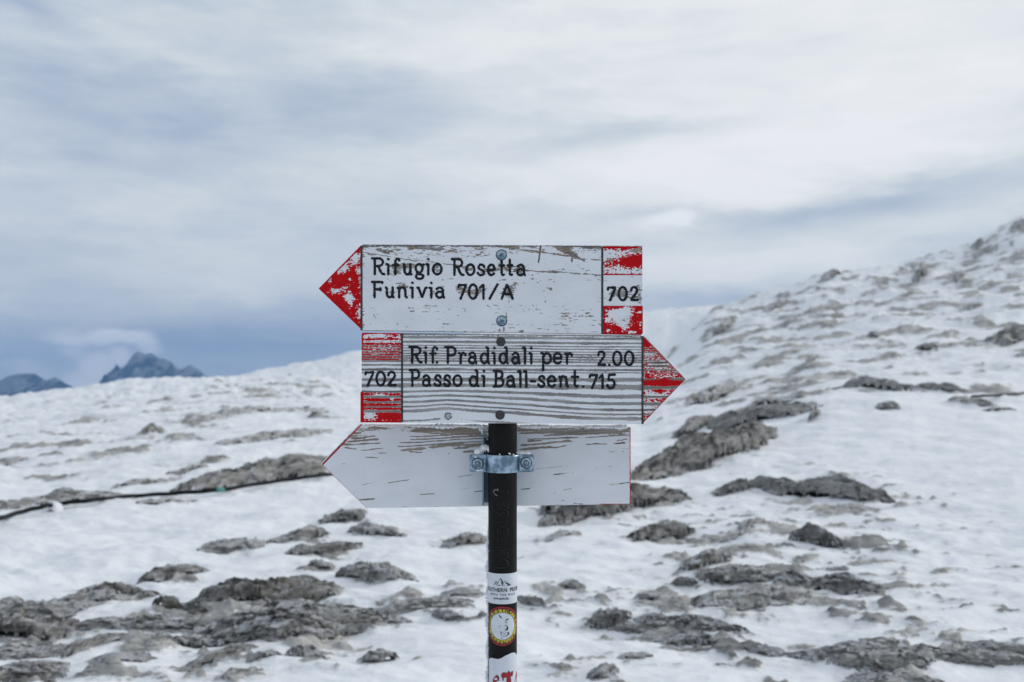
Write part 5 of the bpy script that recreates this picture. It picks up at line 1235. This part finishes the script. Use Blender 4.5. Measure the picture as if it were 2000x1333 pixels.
for q in range(170):
    x = 709 + 545 * q / 169; B_.append(blob(x, T1(x) - .5, D1 + .004 + .012 * random.random(), random.uniform(2, 4), 5, random.uniform(.5, 1.5), q + 500, (10, 6), .5))
V, Fq = merge(B_); o = put('top_edge_frost', V, Fq, softsnow); props(o, 'thin frost along the top edge of the highest signboard', 'frost', kind='stuff')
B_ = []
for q in range(60):
    t_ = q / 59; x = 1258 + 80 * t_; B_.append(blob(x + .8, 657.5 + (x - 1255.6) * 1.035 - 1.0, D1 + .010, 2.4, 8, (.6 + 1.1 * (t_ > .5)) * random.uniform(.7, 1.3), q + 700, (10, 6), .5))
V, Fq = merge(B_); o = put('arrow_frost', V, Fq, softsnow); props(o, 'frost lining the upper slope of the right-pointing red arrow', 'frost', kind='stuff')
B_ = []
for q in range(46):
    t_ = (q / 45) ** 1.3; x = 630 + 74 * t_; B_.append(blob(x - .8, 908 - (x - 629) * 1.04 - 1.0, D3 + .010, 2.2, 7, (2.2 - 1.6 * t_) * random.uniform(.6, 1.3), q + 800, (10, 6), .5))
V, Fq = merge(B_); o = put('arrow_frost', V, Fq, softsnow); props(o, 'frost lining the upper slope of the rear signboard point', 'frost', kind='stuff')
# rime feathers on the windward (left) side of the pole
VV = []; FF = []; n0 = 0; rr_ = np.random.default_rng(5)
for q in range(900):
    py = 1028 + 320 * rr_.random() ** .85
    if rr_.random() > (.25 + .75 * min(1, (py - 1020) / 60)): continue
    a = math.radians(-92 + rr_.normal() * 9 - 6); L = (.0020 + .0026 * rr_.random()) * (1 + .5 * math.sin(py * .12))
    w_ = .0006 + .0006 * rr_.random(); dz = rr_.normal() * .0005
    c = np.array([PXC + RP * math.sin(a), PY - RP * math.cos(a), ZC - (py - HY) / F * (PY - .003)]); nrm = np.array([math.sin(a), -math.cos(a), 0])
    tip = c + nrm * L + np.array([0, 0, dz]); tv = np.array([nrm[1], -nrm[0], 0]); cc = c - nrm * .0006
    VV += [cc + tv * w_, cc + np.array([0, 0, w_]), cc - tv * w_, cc - np.array([0, 0, w_]), tip + tv * w_ * .45, tip + np.array([0, 0, w_ * .45]), tip - tv * w_ * .45, tip - np.array([0, 0, w_ * .45])]
    FF += [(n0, n0 + 1, n0 + 5, n0 + 4), (n0 + 1, n0 + 2, n0 + 6, n0 + 5), (n0 + 2, n0 + 3, n0 + 7, n0 + 6), (n0 + 3, n0, n0 + 4, n0 + 7), (n0 + 4, n0 + 5, n0 + 6, n0 + 7)]; n0 += 8
o = put('rime_frost', np.array(VV), np.array(FF), softsnow); props(o, 'white rime feathers down the left side of the pole', 'frost', kind='stuff')

# ================================================================== HAZE
hz, t, p = new_mat('thin_mountain_air'); t.nodes.remove(p)
pv = t.nodes.new('ShaderNodeVolumePrincipled'); pv.inputs['Density'].default_value = .00029; pv.inputs['Color'].default_value = (.27, .54, 1.0, 1)
pv.inputs['Anisotropy'].default_value = 0
t.links.new(pv.outputs[0], t.nodes['Material Output'].inputs['Volume'])
V = [(x, y, z) for x in (-3600, 3600) for y in (-3600, 3600) for z in (-172, 125)]
me = mesh_np('haze', V, [(0, 1, 3, 2), (4, 6, 7, 5), (0, 4, 5, 1), (2, 3, 7, 6), (0, 2, 6, 4), (1, 5, 7, 3)], smooth=False)
props(link('haze', me, hz), kind='stuff')
